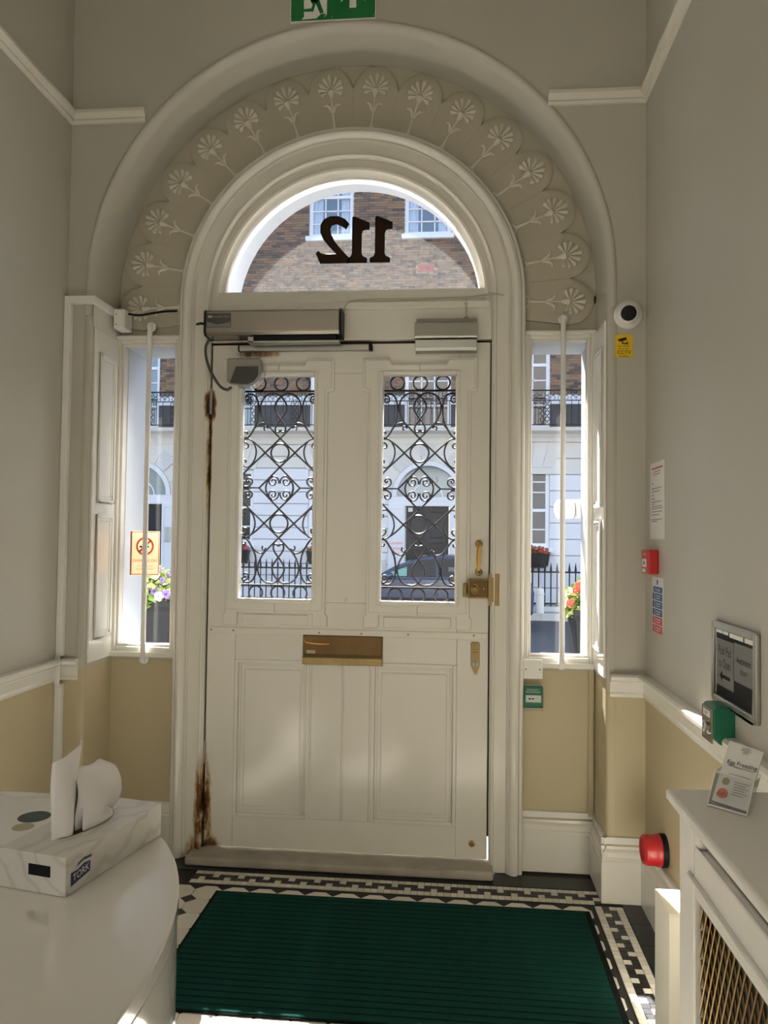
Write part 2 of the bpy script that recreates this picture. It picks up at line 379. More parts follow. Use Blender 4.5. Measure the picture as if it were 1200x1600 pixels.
# added unseen window behind the camera, opening for the hall's fill light
wy0, wy1, wz0, wz1 = -6.5, -4.5, .35, 2.7
struct('wall_right', merge(MB().box(XR, XR + .15, wy1, 0.08, -.1, CEIL), MB().box(XR, XR + .15, YB, wy0, -.1, CEIL), MB().box(XR, XR + .15, wy0, wy1, -.1, wz0), MB().box(XR, XR + .15, wy0, wy1, wz1, CEIL)), 'wall')
struct('wall_back', MB().box(XL, XR, YB - .15, YB, -.1, CEIL), 'wall')
bw = struct('fill_window', MB().box(XR + .04, XR + .10, wy0, wy0 + .06, wz0, wz1).box(XR + .04, XR + .10, wy1 - .06, wy1, wz0, wz1).box(XR + .04, XR + .10, wy0, wy1, wz0, wz0 + .06).box(XR + .04, XR + .10, wy0, wy1, wz1 - .06, wz1).box(XR + .05, XR + .09, -5.52, -5.48, wz0, wz1), 'paint', 'added unseen casement window that carries the fill light')
ob('pane', MB().box(XR + .068, XR + .072, wy0 + .05, wy1 - .05, wz0 + .05, wz1 - .05), 'glass', bw)
al = bpy.data.lights.new('hall_fill', 'AREA'); al.shape = 'RECTANGLE'; al.size = 2.4; al.size_y = 2.1; al.energy = 250; al.color = (1.0, 0.975, 0.94)  # added area light that brightens the hall through the side opening
ao = bpy.data.objects.new('hall_fill', al); COL.objects.link(ao); ao.location = (XR + .2, -5.5, 1.53); ao.rotation_euler = (0, math.radians(90), 0)

# front wall: face towards the room with the round-headed opening
R1 = 1.10
def front_wall():
    mb = MB(); n = 64; rf = 1.138
    pts = [(XC - rf * math.cos(math.pi * i / n), ZC + rf * math.sin(math.pi * i / n)) for i in range(n + 1)]
    mb.grid([[(x, YN, z) for x, z in pts], [(x, YN, CEIL) for x, z in pts]])
    for a, b in ((XL, XC - rf), (XC + rf, XR)): mb.grid([[(a, YN, -.1), (b, YN, -.1)], [(a, YN, CEIL), (b, YN, CEIL)]])
    mb2 = arch_sweep([(rf, YN), (1.134, YN - .007), (1.124, YN - .009), (1.116, YN - .004), (1.112, YN + .004), (1.106, YN + .012), (R1, YN + .035), (R1, YW + .02)], 2.40)
    for s, x0 in ((-1, XC - R1), (1, XC + R1)):
        xo = XC + s * rf
        mb2.grid([[(xo, YN, -.1), (xo, YN, 2.40)], [(x0 + s * .012, YN, -.1), (x0 + s * .012, YN, 2.40)], [(x0 + s * .003, YN + .004, -.1), (x0 + s * .003, YN + .004, 2.40)], [(x0, YN + .014, -.1), (x0, YN + .014, 2.40)], [(x0, YW + .02, -.1), (x0, YW + .02, 2.40)]])
    return mb, mb2
fw1, fw2 = front_wall()
struct('wall_front', fw1, 'wall'); struct('trim_16', fw2, 'wall', 'smooth plaster nosing and soffit of the arched recess', smooth=50)

# outside skin of the house: white painted reveals round door, fanlight and sidelights
def outer_wall():
    mb = MB(); y0, y1, zt = .08, .30, 4.3
    mb.prism([(-6, y0), (-1.562, y0), (-1.562, .17), (-1.558, y1), (-6, y1)], 'Z', -.3, zt); mb.box(.60, 6, y0, y1, -.3, zt)
    for a, b in ((-1.562, -1.30), (.335, .60)):
        mb.box(a, b, y0, y1, -.3, .895).box(a, b, y0, y1, 2.335, zt)
    mb.box(-1.30, -1.115, y0, y1, -.3, zt).box(.165, .335, y0, y1, -.3, zt)
    r, n = .602, 40
    mb.box(-1.115, .165, y0, y1, 2.335, 2.545)
    mb.box(-1.115, XC - r, y0, y1, 2.545, zt).box(XC + r, .165, y0, y1, 2.545, zt)
    pr = [(XC - r * math.cos(math.pi * i / n), 2.556 + r * math.sin(math.pi * i / n)) for i in range(n + 1)]
    mb.grid([[(x, y1, z) for x, z in pr], [(x, y0, z) for x, z in pr]])
    mb.grid([[(x, y1, z) for x, z in pr], [(x, y1, zt) for x, z in pr]]); mb.grid([[(x, y0, z) for x, z in pr], [(x, y0, zt) for x, z in pr]])
    return mb
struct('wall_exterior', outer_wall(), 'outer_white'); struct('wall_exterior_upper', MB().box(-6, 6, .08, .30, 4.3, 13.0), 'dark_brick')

# ---- recess face: dado panels below the sidelights
struct('wall_recess', MB().box(XC - R1, -1.26, YW, .08, -.1, .90).box(.29, XC + R1, YW, .08, -.1, .90), 'wall')
rp = struct('trim_1', MB().box(.59, .612, YW - .014, YW + .01, .245, .93), 'wall', 'beige painted corner batten beside the recess panel')
# ---- fan of petals over door and sidelights
def tymp():
    mb = arch_sweep([(.77, YW), (R1 + .004, YW)], 2.50, 64)
    mb.box(XC - R1, -1.25, YW, YW + .03, 2.345, 2.53).box(.28, XC + R1, YW, YW + .03, 2.345, 2.53)
    return merge(mb, arch_sweep([(.60, .079), (R1 + .01, .079)], 2.50, 48))
ty = struct('trim_2', tymp(), 'petal', 'greige fan of scalloped petals with flower reliefs around the fanlight arch')
def petal_mesh():
    hw = math.radians(6.078); out = []
    r0, rs, rt = .772, .985, 1.092
    side = [(r0 * math.sin(hw), r0 * math.cos(hw)), (rs * math.sin(hw), rs * math.cos(hw))]
    w = rs * math.sin(hw); zb = rs * math.cos(hw)
    arc = [(w * math.cos(a), zb + (rt - zb) * math.sin(a)) for a in [math.pi * i / 14 for i in range(1, 14)]]
    poly = side + arc + [(-x, z) for x, z in reversed(side)]
    m = MB(); n = len(poly)
    rows = []
    for ins, y in ((0, 0.0), (0, -.009), (.006, -.0135), (.030, -.0125)):
        row = []
        for x, z in poly:
            if z <= zb + 1e-6: row.append((x, y, z))
            else:
                k = 1 - ins / w; row.append((x * (k if abs(x) < w * .999 else 1), y, zb + (z - zb) * (1 - ins / (rt - zb))))
        row.append(row[0]); rows.append(row)
    m.grid(rows); m.add(rows[-1][:-1], [tuple(range(n))])
    return mesh_of(m, 'petal', 40)
def anthemion_mesh():
    m = MB(); y = -.0125; cz = .985
    def lobe(a, r0, r1, w):
        d = Vector((math.sin(a), 0, math.cos(a))); p = Vector((math.cos(a), 0, -math.sin(a)))
        st = [(0, .28), (.25, .42), (.55, .72), (.8, 1.0), (.93, .85), (1, .25)]; rows = []
        for t, k in st:
            c = Vector((0, y, cz)) + d * (r0 + (r1 - r0) * t)
            rows.append([c + p * (w * k * u) + Vector((0, -h * .016 * min(1, k + .1), 0)) for u, h in ((-1, 0), (-.75, .7), (0, 1), (.75, .7), (1, 0))])
        m.grid(rows)
    for i in range(9):
        a = math.radians(-112 + 28 * i); L = .074 - .018 * abs(i - 4) / 4
        lobe(a, .014, L, .0105)
    m.grid([[(-.018, y, cz - .004), (-.01, y - .01, cz - .002), (.01, y - .01, cz - .002), (.018, y, cz - .004)], [(-.012, y, cz - .022), (-.006, y - .01, cz - .022), (.006, y - .01, cz - .022), (.012, y, cz - .022)], [(-.005, y, cz - .04), (-.003, y - .008, cz - .04), (.003, y - .008, cz - .04), (.005, y, cz - .04)]])
    m.tube([(0, y, cz - .03), (0, y, cz - .10), (0, y, cz - .15), (0, y, .80)], [.0045, .005, .0065, .008], 6)
    for s_ in (-1, 1):
        q = spline([(s_ * .003, y, cz - .105), (s_ * .014, y - .001, cz - .078), (s_ * .026, y - .001, cz - .068), (s_ * .040, y, cz - .070)], 4)
        m.tube(q, [.004 + .004 * math.sin(math.pi * min(1, .25 + i / (len(q) - 1) * .8)) for i in range(len(q))], 6)
        m.tube(spline([(0, y, .815), (s_ * .012, y, .803), (s_ * .028, y, .792)], 4), .005, 6)
    return mesh_of(m, 'flower_relief', 60)
pm, am = petal_mesh(), anthemion_mesh(); pm.materials.append(MATS['petal']); am.materials.append(MATS['relief'])
for i in range(16):
    th = math.radians(-1.2 + 12.16 * i) - math.pi / 2
    mw = Matrix.Translation((XC, YW, ZC)) @ Matrix.Rotation(-th, 4, 'Y') @ Matrix.Scale(-1 if i % 2 else 1, 4, (1, 0, 0))
    if i % 2: mw = Matrix.Translation((XC, YW, ZC)) @ Matrix.Rotation(-th, 4, 'Y')
    p = ob('petal', pm, None, ty); p.matrix_basis = mw
    f = ob('flower_relief', am, None, None); f.parent = p; f.matrix_parent_inverse = Matrix.Identity(4)

# ---- moulded door case sweeping round the fanlight
case = arch_sweep([(.787, YW + .02), (.787, -.022), (.783, -.030), (.776, -.034), (.772, -.034), (.770, -.030), (.764, -.044), (.752, -.050), (.740, -.048), (.730, -.040), (.726, -.030), (.722, -.034), (.718, -.030), (.714, -.020), (.662, -.020), (.660, -.028), (.654, -.031), (.648, -.028), (.645, -.018), (.641, -.016), (.6405, .05), (.6405, .079)], 0.0, 56)
struct('trim_3', case, 'door_paint', 'old white moulded door case with round arched head', smooth=35)

# ---- door sill stone
struct('trim_4', MB().box(-1.165, .178, -.115, .10, 0.0, .038), 'stone', 'worn grey stone threshold under the door', bevel=.012)
struct('trim_5', MB().box(-1.122, .158, -.02, .079, 2.333, 2.508).box(-1.115, .15, -.030, -.015, 2.47, 2.505), 'paint', 'white transom rail over the door', bevel=.005)

# ---- fanlight
def fan_frame():
    m = arch_sweep([(.672, .079), (.672, -.006), (.632, -.010), (.622, -.016), (.612, -.014), (.606, -.004), (.600, .004), (.590, .010), (.588, .079)], 2.505, 56, zc=2.505)
    m.box(XC - .63, XC + .63, -.010, .079, 2.500, 2.563); return m
wf = struct('window_1', fan_frame(), 'paint', 'half-round fanlight with mirrored house number over the door', smooth=35)
n = 40; ob('pane', MB().prism([(XC - .592 * math.cos(math.pi * i / n), max(2.55, 2.505 + .592 * math.sin(math.pi * i / n))) for i in range(n + 1)], 'Y', .028, .032), 'glass_fan', wf)
def numerals(grow=0.0):
    """house number painted on the outside, so seen mirrored from the hall; drawn in local units, height 1"""
    one = [(.17, 0), (.83, 0), (.83, .07), (.80, .10), (.70, .13), (.65, .20), (.65, 1.0), (.58, 1.0), (.10, .86), (.10, .72), (.24, .72), (.32, .70), (.36, .62), (.36, .20), (.31, .13), (.20, .10), (.17, .07)]
    two = [(.02, 0), (.90, 0), (1.03, .23), (.97, .27), (.90, .22), (.78, .19), (.42, .20), (.62, .36), (.80, .52), (.90, .68), (.90, .84), (.80, .96), (.62, 1.02), (.40, 1.02), (.20, .96), (.06, .85), (.14, .74), (.28, .82), (.44, .86), (.58, .83), (.63, .74), (.60, .62), (.48, .46), (.28, .28), (.02, .08)]
    return one, two
one, two = numerals()
H2 = .213; z0 = 2.702
def glyph(poly, xa, wd, mir, y, sc_=1.0, col='number_brown', dz=0):
    cx = sum(p[0] for p in poly) / len(poly); cz = sum(p[1] for p in poly) / len(poly)
    pts = [((p[0] - cx) * sc_ + cx, (p[1] - cz) * sc_ + cz) for p in poly]
    return MB().prism([(xa + wd * (1 - px_), z0 + H2 * pz) for px_, pz in pts], 'Y', y, y + .0015)
for poly, xa, wd in ((two, -.641, .155), (one, -.5255, .138), (one, -.4195, .138)):
    g_ = ob('numeral', glyph(poly, xa, wd, True, .0255), 'number_brown', wf)
    n_ = len(poly); edge = MB().tube([(xa + wd * (1 - p[0]), .0248, z0 + H2 * p[1]) for p in poly], .0028, 5, closed=True)
    ob('outline', edge, 'black', g_)

# ---- sidelights with inner mouldings
def sidelight(name, x0, x1, label):
    z0_, z1_ = .905, 2.362
    m = MB().frame(x0, x1, z0_, z1_, .024, .004, .079)
    w = struct(name, m, 'paint', label, bevel=.004)
    ob('glazing_bead', MB().frame(x0 + .022, x1 - .022, z0_ + .022, z1_ - .022, .014, .018, .06), 'paint', w, bevel=.004)
    ob('pane', MB().box(x0 + .03, x1 - .03, .056, .060, z0_ + .03, z1_ - .03), 'glass', w)
    ob('sill', MB().box(x0 - .004, x1 + .004, -.012, .04, .883, .908), 'gloss', w, bevel=.005)
    ob('head_bead', MB().box(x0, x1, -.004, .03, 2.355, 2.372), 'paint', w, bevel=.004)
    return w
sidelight('window_2', XC - R1, -1.268, 'narrow sidelight with a no smoking sticker')
sidelight('window_3', .303, XC + R1, 'narrow sidelight beside the door lock with a flower planter outside')

# ---- panelled shutter linings on both reveals
def lining(name, x, s, label):
    m = MB().box(min(x, x + s * .010), max(x, x + s * .010), YN + .012, .02, .885, 2.352)
    o = struct(name, m, 'gloss', label, bevel=.003)
    for za, zb in ((.985, 1.53), (1.585, 2.25)):
        xa = x + s * .010
        fr = MB()
        for k, (w_, d) in enumerate(((0, .010), (.014, .006))):
            a, b = YN + .055 + w_, -.020 - w_; ww = .014
            X0, X1 = min(xa, xa + s * d), max(xa, xa + s * d)
            fr.box(X0, X1, a, a + ww, za + w_, zb - w_).box(X0, X1, b - ww, b, za + w_, zb - w_).box(X0, X1, a, b, za + w_, za + w_ + ww).box(X0, X1, a, b, zb - w_ - ww, zb - w_)
        ob('panel_moulding', fr, 'gloss', o, bevel=.003)
        ob('panel', MB().box(min(xa, xa + s * .003), max(xa, xa + s * .003), YN + .083, -.048, za + .028, zb - .028), 'gloss', o, bevel=.002)
    return o
lining('trim_6', XC - R1, 1, 'white panelled shutter lining beside the no smoking window')
lining('trim_7', XC + R1, -1, 'white panelled shutter lining beside the dome camera')

# ---- dado rails, picture rails, baseboards
DADO = [(0, .815), (.010, .815), (.012, .828), (.008, .835), (.012, .868), (.018, .878), (.034, .886), (.036, .900), (.028, .908), (0, .910)]
PICT = [(0, 3.250), (.010, 3.252), (.016, 3.262), (.012, 3.270), (.022, 3.276), (.030, 3.290), (.028, 3.305), (.020, 3.312), (0, 3.314)]
BASE = [(0, 0), (.022, 0), (.022, .165), (.018, .172), (.020, .182), (.014, .200), (.006, .210), (.005, .222), (0, .222)]
BASE2 = [(0, .232), (.012, .232), (.012, .258), (0, .258)]
def rail_left(p, y0, y1): return MB().prism([(XL + a, b) for a, b in p], 'Y', y0, y1)
def rail_right(p, y0, y1): return MB().prism([(XR - a, b) for a, b in p], 'Y', y0, y1)
def rail_front(p, x0, x1, y=YN): return MB().prism([(y - a, b) for a, b in p], 'X', x0, x1)
struct('trim_8', merge(rail_left(DADO, YB, YN), rail_front(DADO, XL, XL + .092)), 'gloss', 'white dado rail along the wall behind the reception desk', bevel=.002)
struct('trim_9', merge(rail_right(DADO, -4.3, YN), rail_front(DADO, XC + R1 + .012, XR)), 'gloss', 'white dado rail along the wall with the framed sign', bevel=.002)
struct('trim_10', merge(rail_left(PICT, YB, YN), rail_front(PICT, XL, -1.36)), 'rail', 'white picture rail over the reception desk side, butting the arch', smooth=30)
struct('trim_11', merge(rail_right(PICT, YB, YN), rail_front(PICT, .372, XR)), 'rail', 'white picture rail over the framed sign side, butting the arch', smooth=30)
struct('baseboard_left', rail_left(BASE, YB, YN), 'gloss', bevel=.002)
struct('baseboard_right', rail_right(BASE, YB, YN), 'gloss', bevel=.002)
struct('trim_12', rail_right(BASE2, -4.3, YN), 'white_plastic', 'white cable trunking on top of the baseboard along the long wall')
def jog(p): # baseboard turning from the recess round the jamb onto the front wall
    mb = merge(MB().prism([(YW - a, b) for a, b in p], 'X', .303, XC + R1), MB().prism([(XC + R1 - a, b) for a, b in p], 'Y', YN - .02, YW), rail_front(p, XC + R1 - .02, XR))
    return mb
struct('baseboard_front', jog(BASE), 'gloss', bevel=.002)
struct('trim_13', jog(BASE2), 'white_plastic', 'white cable trunking above the baseboard block')
struct('baseboard_recess', MB().prism([(YW - a, b) for a, b in BASE], 'X', XC - R1, -1.27), 'gloss')

# ================================================================== FLOOR TILES
tw = .0272
def tile_data(name, poly, m, h=.004):
    me = mesh_of(MB().prism(poly, 'Z', -.004, 0.0), name); me.materials.append(MATS[m]); return me
g = .0009
sq = tile_data('tile', [(g, g), (tw - g, g), (tw - g, tw - g), (g, tw - g)], 'tile_white')
def put(me, x, y, nm='tile', rz=0):
    o = ob(nm, me, None, floor); o.matrix_basis = Matrix.Translation((x, y, 0)) @ Matrix.Rotation(rz, 4, 'Z'); return o
black = MB()
def bsq(x, y): black.box(x + g, x + tw - g, y + g, y + tw - g, -.004, -.0004)
x_end, y_top = .597, -.150
for c in range(62):
    x = x_end - (c + 1) * tw
    for r in range(4):
        y = y_top - (r + 1) * tw
        white = r in (0, 3) or (r == 1 and c % 4 == 2) or (r == 2 and c % 4 == 0)
        if r == 3 and c < 1: white = False
        if white: put(sq, x, y)
        else: bsq(x, y)
x_out, y_st = .674, -.276
for c in range(42):
    y = y_st - (c + 1) * tw
    for r in range(4):
        x = x_out - (r + 1) * tw
        white = r in (0, 3) or (r == 1 and c % 4 == 0) or (r == 2 and c % 4 == 2)
        if c == 0 and r == 1: white = True
        if white: put(sq, x, y)
        else: bsq(x, y)
sp_ = ob('dark_tessera_field', black, 'tile_black', floor); sp_['kind'] = 'stuff'
# plain black border tiles along door and wall
bt = tile_data('tile', [(.001, .001), (.151, .001), (.151, .111), (.001, .111)], 'tile_black')
for k in range(12): put(bt, x_end + .0 - (k + 1) * .152, y_top + .004)
bt2 = tile_data('tile', [(.001, .001), (.073, .001), (.073, .151), (.001, .151)], 'tile_black')
for k in range(10): put(bt2, x_out + .003, -.252 - (k + 1) * .152)
# octagon and dot field showing round the mat
P_ = .1135; ct = .033
oc = [(ct, .001), (P_ - ct, .001), (P_ - .001, ct), (P_ - .001, P_ - ct), (P_ - ct, P_ - .001), (ct, P_ - .001), (.001, P_ - ct), (.001, ct)]
ocm = tile_data('octagon_tile', oc, 'tile_white'); dm = tile_data('dot_tile', [(-ct + .002, 0), (0, -ct + .002), (ct - .002, 0), (0, ct - .002)], 'tile_black')
MX0, MX1, MY0, MY1 = -.945, .522, -1.108, -.338
for j in range(20):
    for i in range(16):
        x = .548 - (i + 1) * P_; y = -.287 - (j + 1) * P_
        if x > MX0 + .01 and x + P_ < MX1 - .01 and y > MY0 + .01 and y + P_ < MY1 - .01: continue
        if x < -1.35: continue
        put(ocm, x, y, 'octagon_tile')
        if not (MX0 + .06 < x + P_ < MX1 - .06 and MY0 + .06 < y < MY1 - .06) and i > 0: put(dm, x + P_, y, 'dot_tile')

fo = MB()
for j in range(20, 59):
    for i in range(21):
        x = .735 - (i + 1) * P_; y = -.287 - (j + 1) * P_
        fo.prism([(x + a, y + b) for a, b in oc], 'Z', -.004, 0.0)
q_ = ob('octagon_field', fo, 'tile_white', floor); q_['kind'] = 'stuff'

# entrance mat with raised carpet ribs
mt = thing('entrance_mat', ((MX0 + MX1) / 2, (MY0 + MY1) / 2, 0), 'dark green ribbed entrance mat on the tiled floor before the door', 'mat')
ob('backing', MB().box(MX0 - .004, MX1 + .014, MY0, MY1 + .003, 0.0005, .006), 'rubber', mt)
nrib = 23; pr = (MY1 - MY0 - .010) / nrib
rib = mesh_of(MB().box(MX0 + .008, MX1 - .008, 0, pr - .0038, .006, .0105), 'rib'); rib.materials.append(MATS['carpet'])
for k in range(nrib):
    r_ = ob('rib', rib, None, None); r_.parent = mt; r_.matrix_parent_inverse = parent_inv(mt); r_.matrix_basis = Matrix.Translation((0, MY1 - .006 - (k + 1) * pr, 0)); bevel_mod(r_, .002, 1)

# ================================================================== DOOR
DX0, DX1, DZ0, DZ1 = -1.117, .1535, .047, 2.3215
GZ0, GZ1 = 1.150, 2.187
GL, GR = (-.985, -.624), (-.338, .016)
door = bpy.data.objects.new('door_1', None); COL.objects.link(door); door.location = (XC, 0, .047); door['kind'] = 'structure'
door['label'] = 'heavy white panelled front door with two ironwork windows and brass fittings'
D = 'door_paint'
def dpart(name, mb, m=D, bevel=.003, par=None, smooth=None): return ob(name, mb, m, par or door, bevel, smooth)
dpart('stile', MB().box(DX0, GL[0], 0, .045, DZ0, DZ1)); dpart('stile', MB().box(GR[1], DX1, 0, .045, DZ0, DZ1))
dpart('stile', MB().box(GL[1], GR[0], 0, .045, GZ0, GZ1))
dpart('rail', MB().box(GL[0], GR[1], 0, .045, GZ1, DZ1)); dpart('rail', MB().box(GL[0], GR[1], 0, .045, .885, GZ0)); dpart('rail', MB().box(GL[0], GR[1], 0, .045, DZ0, .183))
dpart('strap', MB().box(DX0 + .002, DX1 - .004, -.005, .004, 1.000, 1.030), bevel=.002)
# middle boards between the lower panels
for a, b in ((-.640, -.492), (-.488, -.362)): dpart('board', MB().box(a, b, .002, .04, .183, .885), bevel=.003)
for x in (-.636, -.490, -.366): dpart('bead', MB().lathe([(.005, 0), (.005, .70)], (x, .001, .184), n=8), bevel=0, smooth=60)
# lower panels
for a, b in ((GL[0], -.640), (-.362, GR[1])):
    p = dpart('panel', MB().box(a, b, .012, .035, .183, .885))
    for k, (w0, w1, y) in enumerate(((0, .016, -.004), (.016, .028, .006))):
        dpart('panel_moulding', MB().frame(a + w0, b - w0, .183 + w0, .885 - w0, w1 - w0, y, .02), par=p, bevel=.003)
    dpart('raised_field', MB().box(a + .042, b - .042, .007, .02, .183 + .042, .885 - .042), par=p, bevel=.006)
# glazed openings
def opening(g, name_off):
    cx = (g[0] + g[1]) / 2; hw = (g[1] - g[0]) / 2
    for s in (-1, 1):
        q = lambda u, z: (cx + s * u, z)
        poly = [q(0, 2.230), q(.125, 2.230), q(.137, 2.254), q(.258, 2.254), q(.258, 2.105), q(.230, 2.098), q(.230, 1.098), q(.240, 1.090), q(.240, 1.042), q(.172, 1.042), q(.172, 1.098), q(0, 1.098), q(0, GZ0), q(hw, GZ0), q(hw, GZ1), q(0, GZ1)]
        dpart('eared_moulding', MB().prism(poly, 'Y', -.012, .002), bevel=.004)
        inner = [q(0, 2.222), q(.120, 2.222), q(.132, 2.244), q(.246, 2.244), q(.246, 2.118), q(.218, 2.108), q(.218, 1.112), q(0, 1.112), q(0, GZ0), q(hw, GZ0), q(hw, GZ1), q(0, GZ1)]
        dpart('eared_moulding', MB().prism(inner, 'Y', -.018, -.008), bevel=.004)
    dpart('glazing_bead', MB().frame(g[0] - .004, g[1] + .004, GZ0 - .004, GZ1 + .004, .016, -.024, .03), bevel=.004)
    dpart('apron_panel', MB().box(cx - .150, cx + .150, -.006, .004, 1.044, 1.092), bevel=.004)
    dpart('pane', MB().box(g[0], g[1], .022, .026, GZ0, GZ1), 'glass', bevel=0)
opening(GL, 0); opening(GR, 0)

# ---- wrought iron grilles, drawn on a 1200 x 3040 sketch of one window (8 units to the photograph's pixel)
SW = .177 / 488.0
def gp(cx, sx_, sy_, mir=False):
    """sketch point of the upper left quarter -> door point"""
    def f(p, flipx=False, flipz=False):
        s = (p[0] - 607) * (-1 if flipx else 1) * SW
        t = (p[1] / 8 - 4.4) / 360.6
        if flipz: t = 1.0036 - t
        return (cx + s, .040, GZ1 - t * (GZ1 - GZ0))
    return f
STR = {
 'heart': [(607, 845), (500, 735), (405, 630), (352, 510), (350, 405), (405, 305), (495, 268), (570, 280), (625, 325), (675, 400), (680, 485), (620, 580), (562, 660), (540, 722), (556, 764), (592, 758), (596, 735)],
 'side_scroll': [(200, 352), (178, 338), (160, 365), (185, 392), (222, 368), (212, 318), (165, 300), (140, 330)],
 'side_bow': [(140, 330), (165, 285), (215, 272), (285, 310), (322, 430), (312, 600), (268, 715), (205, 815), (160, 846), (128, 815), (135, 770), (168, 760), (182, 790)],
 'leaf_scroll': [(405, 745), (395, 712), (420, 690), (446, 712), (438, 680), (395, 648), (330, 662), (275, 712), (222, 800)],
 'c_scroll': [(160, 968), (190, 962), (192, 925), (150, 890), (132, 905), (140, 862), (185, 850), (255, 890), (298, 1000), (280, 1115), (215, 1205), (160, 1212), (122, 1175), (128, 1125), (165, 1130), (160, 1160)],
 'edge_curve': [(260, 890), (340, 955), (415, 1030)],
 'edge_turn': [(607, 845), (415, 1030), (240, 1195), (150, 1290), (122, 1360)],
 'edge_scroll': [(122, 1345), (118, 1410), (150, 1460), (205, 1460), (252, 1420), (245, 1368), (200, 1352), (175, 1385), (198, 1405), (212, 1385)],
 'diamond_bar': [(415, 1030), (607, 1215)],
 'centre_bar': [(607, 1215), (345, 1482)],
}
def grille(cx):
    f = gp(cx, 1, 1); R = .0044
    base = MB()
    W = .178
    for t in (.0705, .9325): z = GZ1 - t * (GZ1 - GZ0); base.box(cx - W, cx + W, .036, .045, z - .0038, z + .0038)
    for s in (-1, 1):
        a = f((345, 1482), s > 0); base.box(min(a[0], cx + s * W), max(a[0], cx + s * W), .037, .043, a[2] - .003, a[2] + .003)
    gr = dpart('iron_grille', base, 'iron', bevel=0)
    for nm, pts in STR.items():
        for fx in (False, True):
            for fz in (False, True):
                if nm in ('diamond_bar', 'centre_bar'): path = [f(p, fx, fz) for p in pts]
                else: path = spline([f(p, fx, fz) for p in pts], 4)
                ob('bar' if 'bar' in nm else 'scroll', MB().tube(path, R * (1.0 if 'scroll' not in nm else .9), 6), 'iron', gr, smooth=60)
    def ring(x, z, r, tube=R):
        ob('ring', MB().tube([(x + r * math.cos(2 * math.pi * k / 24), .040, z + r * math.sin(2 * math.pi * k / 24)) for k in range(24)], tube, 6, closed=True), 'iron', gr, smooth=60)
    for t in (.0365, .966):
        for s in (-.585, 0, .585): ring(cx + s * .177, GZ1 - t * (GZ1 - GZ0), .0315)
    for cyc in (1030, ):
        for fz in (False, True): p = f((607, cyc), False, fz); ring(p[0], p[2], .042)
    # four little volutes inside the centre diamond
    zc_ = GZ1 - .5018 * (GZ1 - GZ0)
    for sx_ in (-1, 1):
        for sz in (-1, 1):
            pts = []
            for k in range(26):
                a = k / 25; ang = math.radians(200 - 560 * a); r = .029 * (1 - .80 * a)
                pts.append((cx + sx_ * (.030 - r * math.cos(ang) * -1 * .95), .040, zc_ + sz * (.030 + r * math.sin(ang))))
            ob('scroll', MB().tube(pts, R * .85, 6), 'iron', gr, smooth=60)
        arc = [(cx + sx_ * .064 * math.cos(a), .040, zc_ + .062 * math.sin(a)) for a in [math.radians(-58 + 116 * k / 12) for k in range(13)]]
        ob('scroll', MB().tube(arc, R, 6), 'iron', gr, smooth=60)
    # rivet collars where bars meet
    col = MB()
    for q in ((607, 845), (415, 1030), (607, 1215), (330, 440), (165, 846)):
        for fx in (False, True):
            for fz in (False, True): p = f(q, fx, fz); col.box(p[0] - .0055, p[0] + .0055, .0345, .0455, p[2] - .0055, p[2] + .0055)
    for q in ((520, 945), (520, 1115), (210, 275), (500, 272)):
        for fx in (False, True):
            for fz in (False, True): p = f(q, fx, fz); col.ball(p, .006, .006, .006, 6, 4)
    ob('collar', col, 'iron', gr)
grille(-.803); grille(-.160)

# ---- letter box, pull handle, rim lock, lock plate, bottom lock, peephole, hinges: parts of the door
lb = dpart('letter_plate', MB().box(-.673, -.313, -.008, .002, .872, 1.004), 'dark_brass', bevel=.002)
fl = MB().prism([(-.008, .918), (-.020, .905), (-.022, .876), (-.008, .872)], 'X', -.672, -.314); dpart('flap_lip', fl, 'old_brass', bevel=.002, par=lb)
dpart('flap', MB().box(-.669, -.317, -.012, -.006, .921, 1.000), 'dark_brass', bevel=.002, par=lb)
dpart('curved_streak', MB().tube(spline([(-.668, -.0125, .985), (-.655, -.0125, .972), (-.60, -.0125, .966), (-.55, -.0125, .966)], 5), [.0015 + .002 * math.sin(math.pi * k / 15) for k in range(16)], 6), 'copper_streak', bevel=0, par=lb)  # curved copper-coloured streak on the flap
dpart('tape', MB().box(-.655, -.615, -.0128, -.0118, .923, .937), 'tan', bevel=0, par=lb)
hd = dpart('pull_handle', MB().tube(spline([(.110, -.004, 1.422), (.110, -.035, 1.415), (.108, -.042, 1.385), (.107, -.042, 1.34), (.108, -.035, 1.305), (.108, -.004, 1.298)], 5), [.007, .007, .007, .007, .007, .0075, .008, .0085, .009, .0095, .010, .010, .010, .010, .0095, .009, .0085, .008, .0075, .007, .007, .007, .007, .007, .007, .007], 10), 'brass', bevel=0, smooth=60)
for z in (1.422, 1.298): dpart('rose', MB().lathe([(.017, 0), (.017, .004), (.012, .007), (.0, .008)], (.109, 0, z), (0, -1, 0), 16), 'old_brass', bevel=0, par=hd, smooth=50)
lk = dpart('rim_lock', MB().box(.062, .150, -.030, 0, 1.182, 1.268), 'old_brass', bevel=.003)
dpart('lock_plate', MB().box(.068, .148, -.034, -.028, 1.188, 1.262), 'dark_brass', bevel=.002, par=lk)
dpart('thumb_turn', MB().lathe([(.013, 0), (.013, .006), (.010, .010), (.006, .010)], (.092, -.034, 1.225), (0, -1, 0), 18).box(.088, .096, -.058, -.036, 1.212, 1.236), 'old_brass', bevel=.001, par=lk, smooth=40)
dpart('turn_ring', MB().tube([(.092 + .014 * math.cos(a), -.0355, 1.225 + .020 * math.sin(a)) for a in [2 * math.pi * k / 20 for k in range(20)]], .0022, 6, closed=True), 'brass', bevel=0, par=lk)
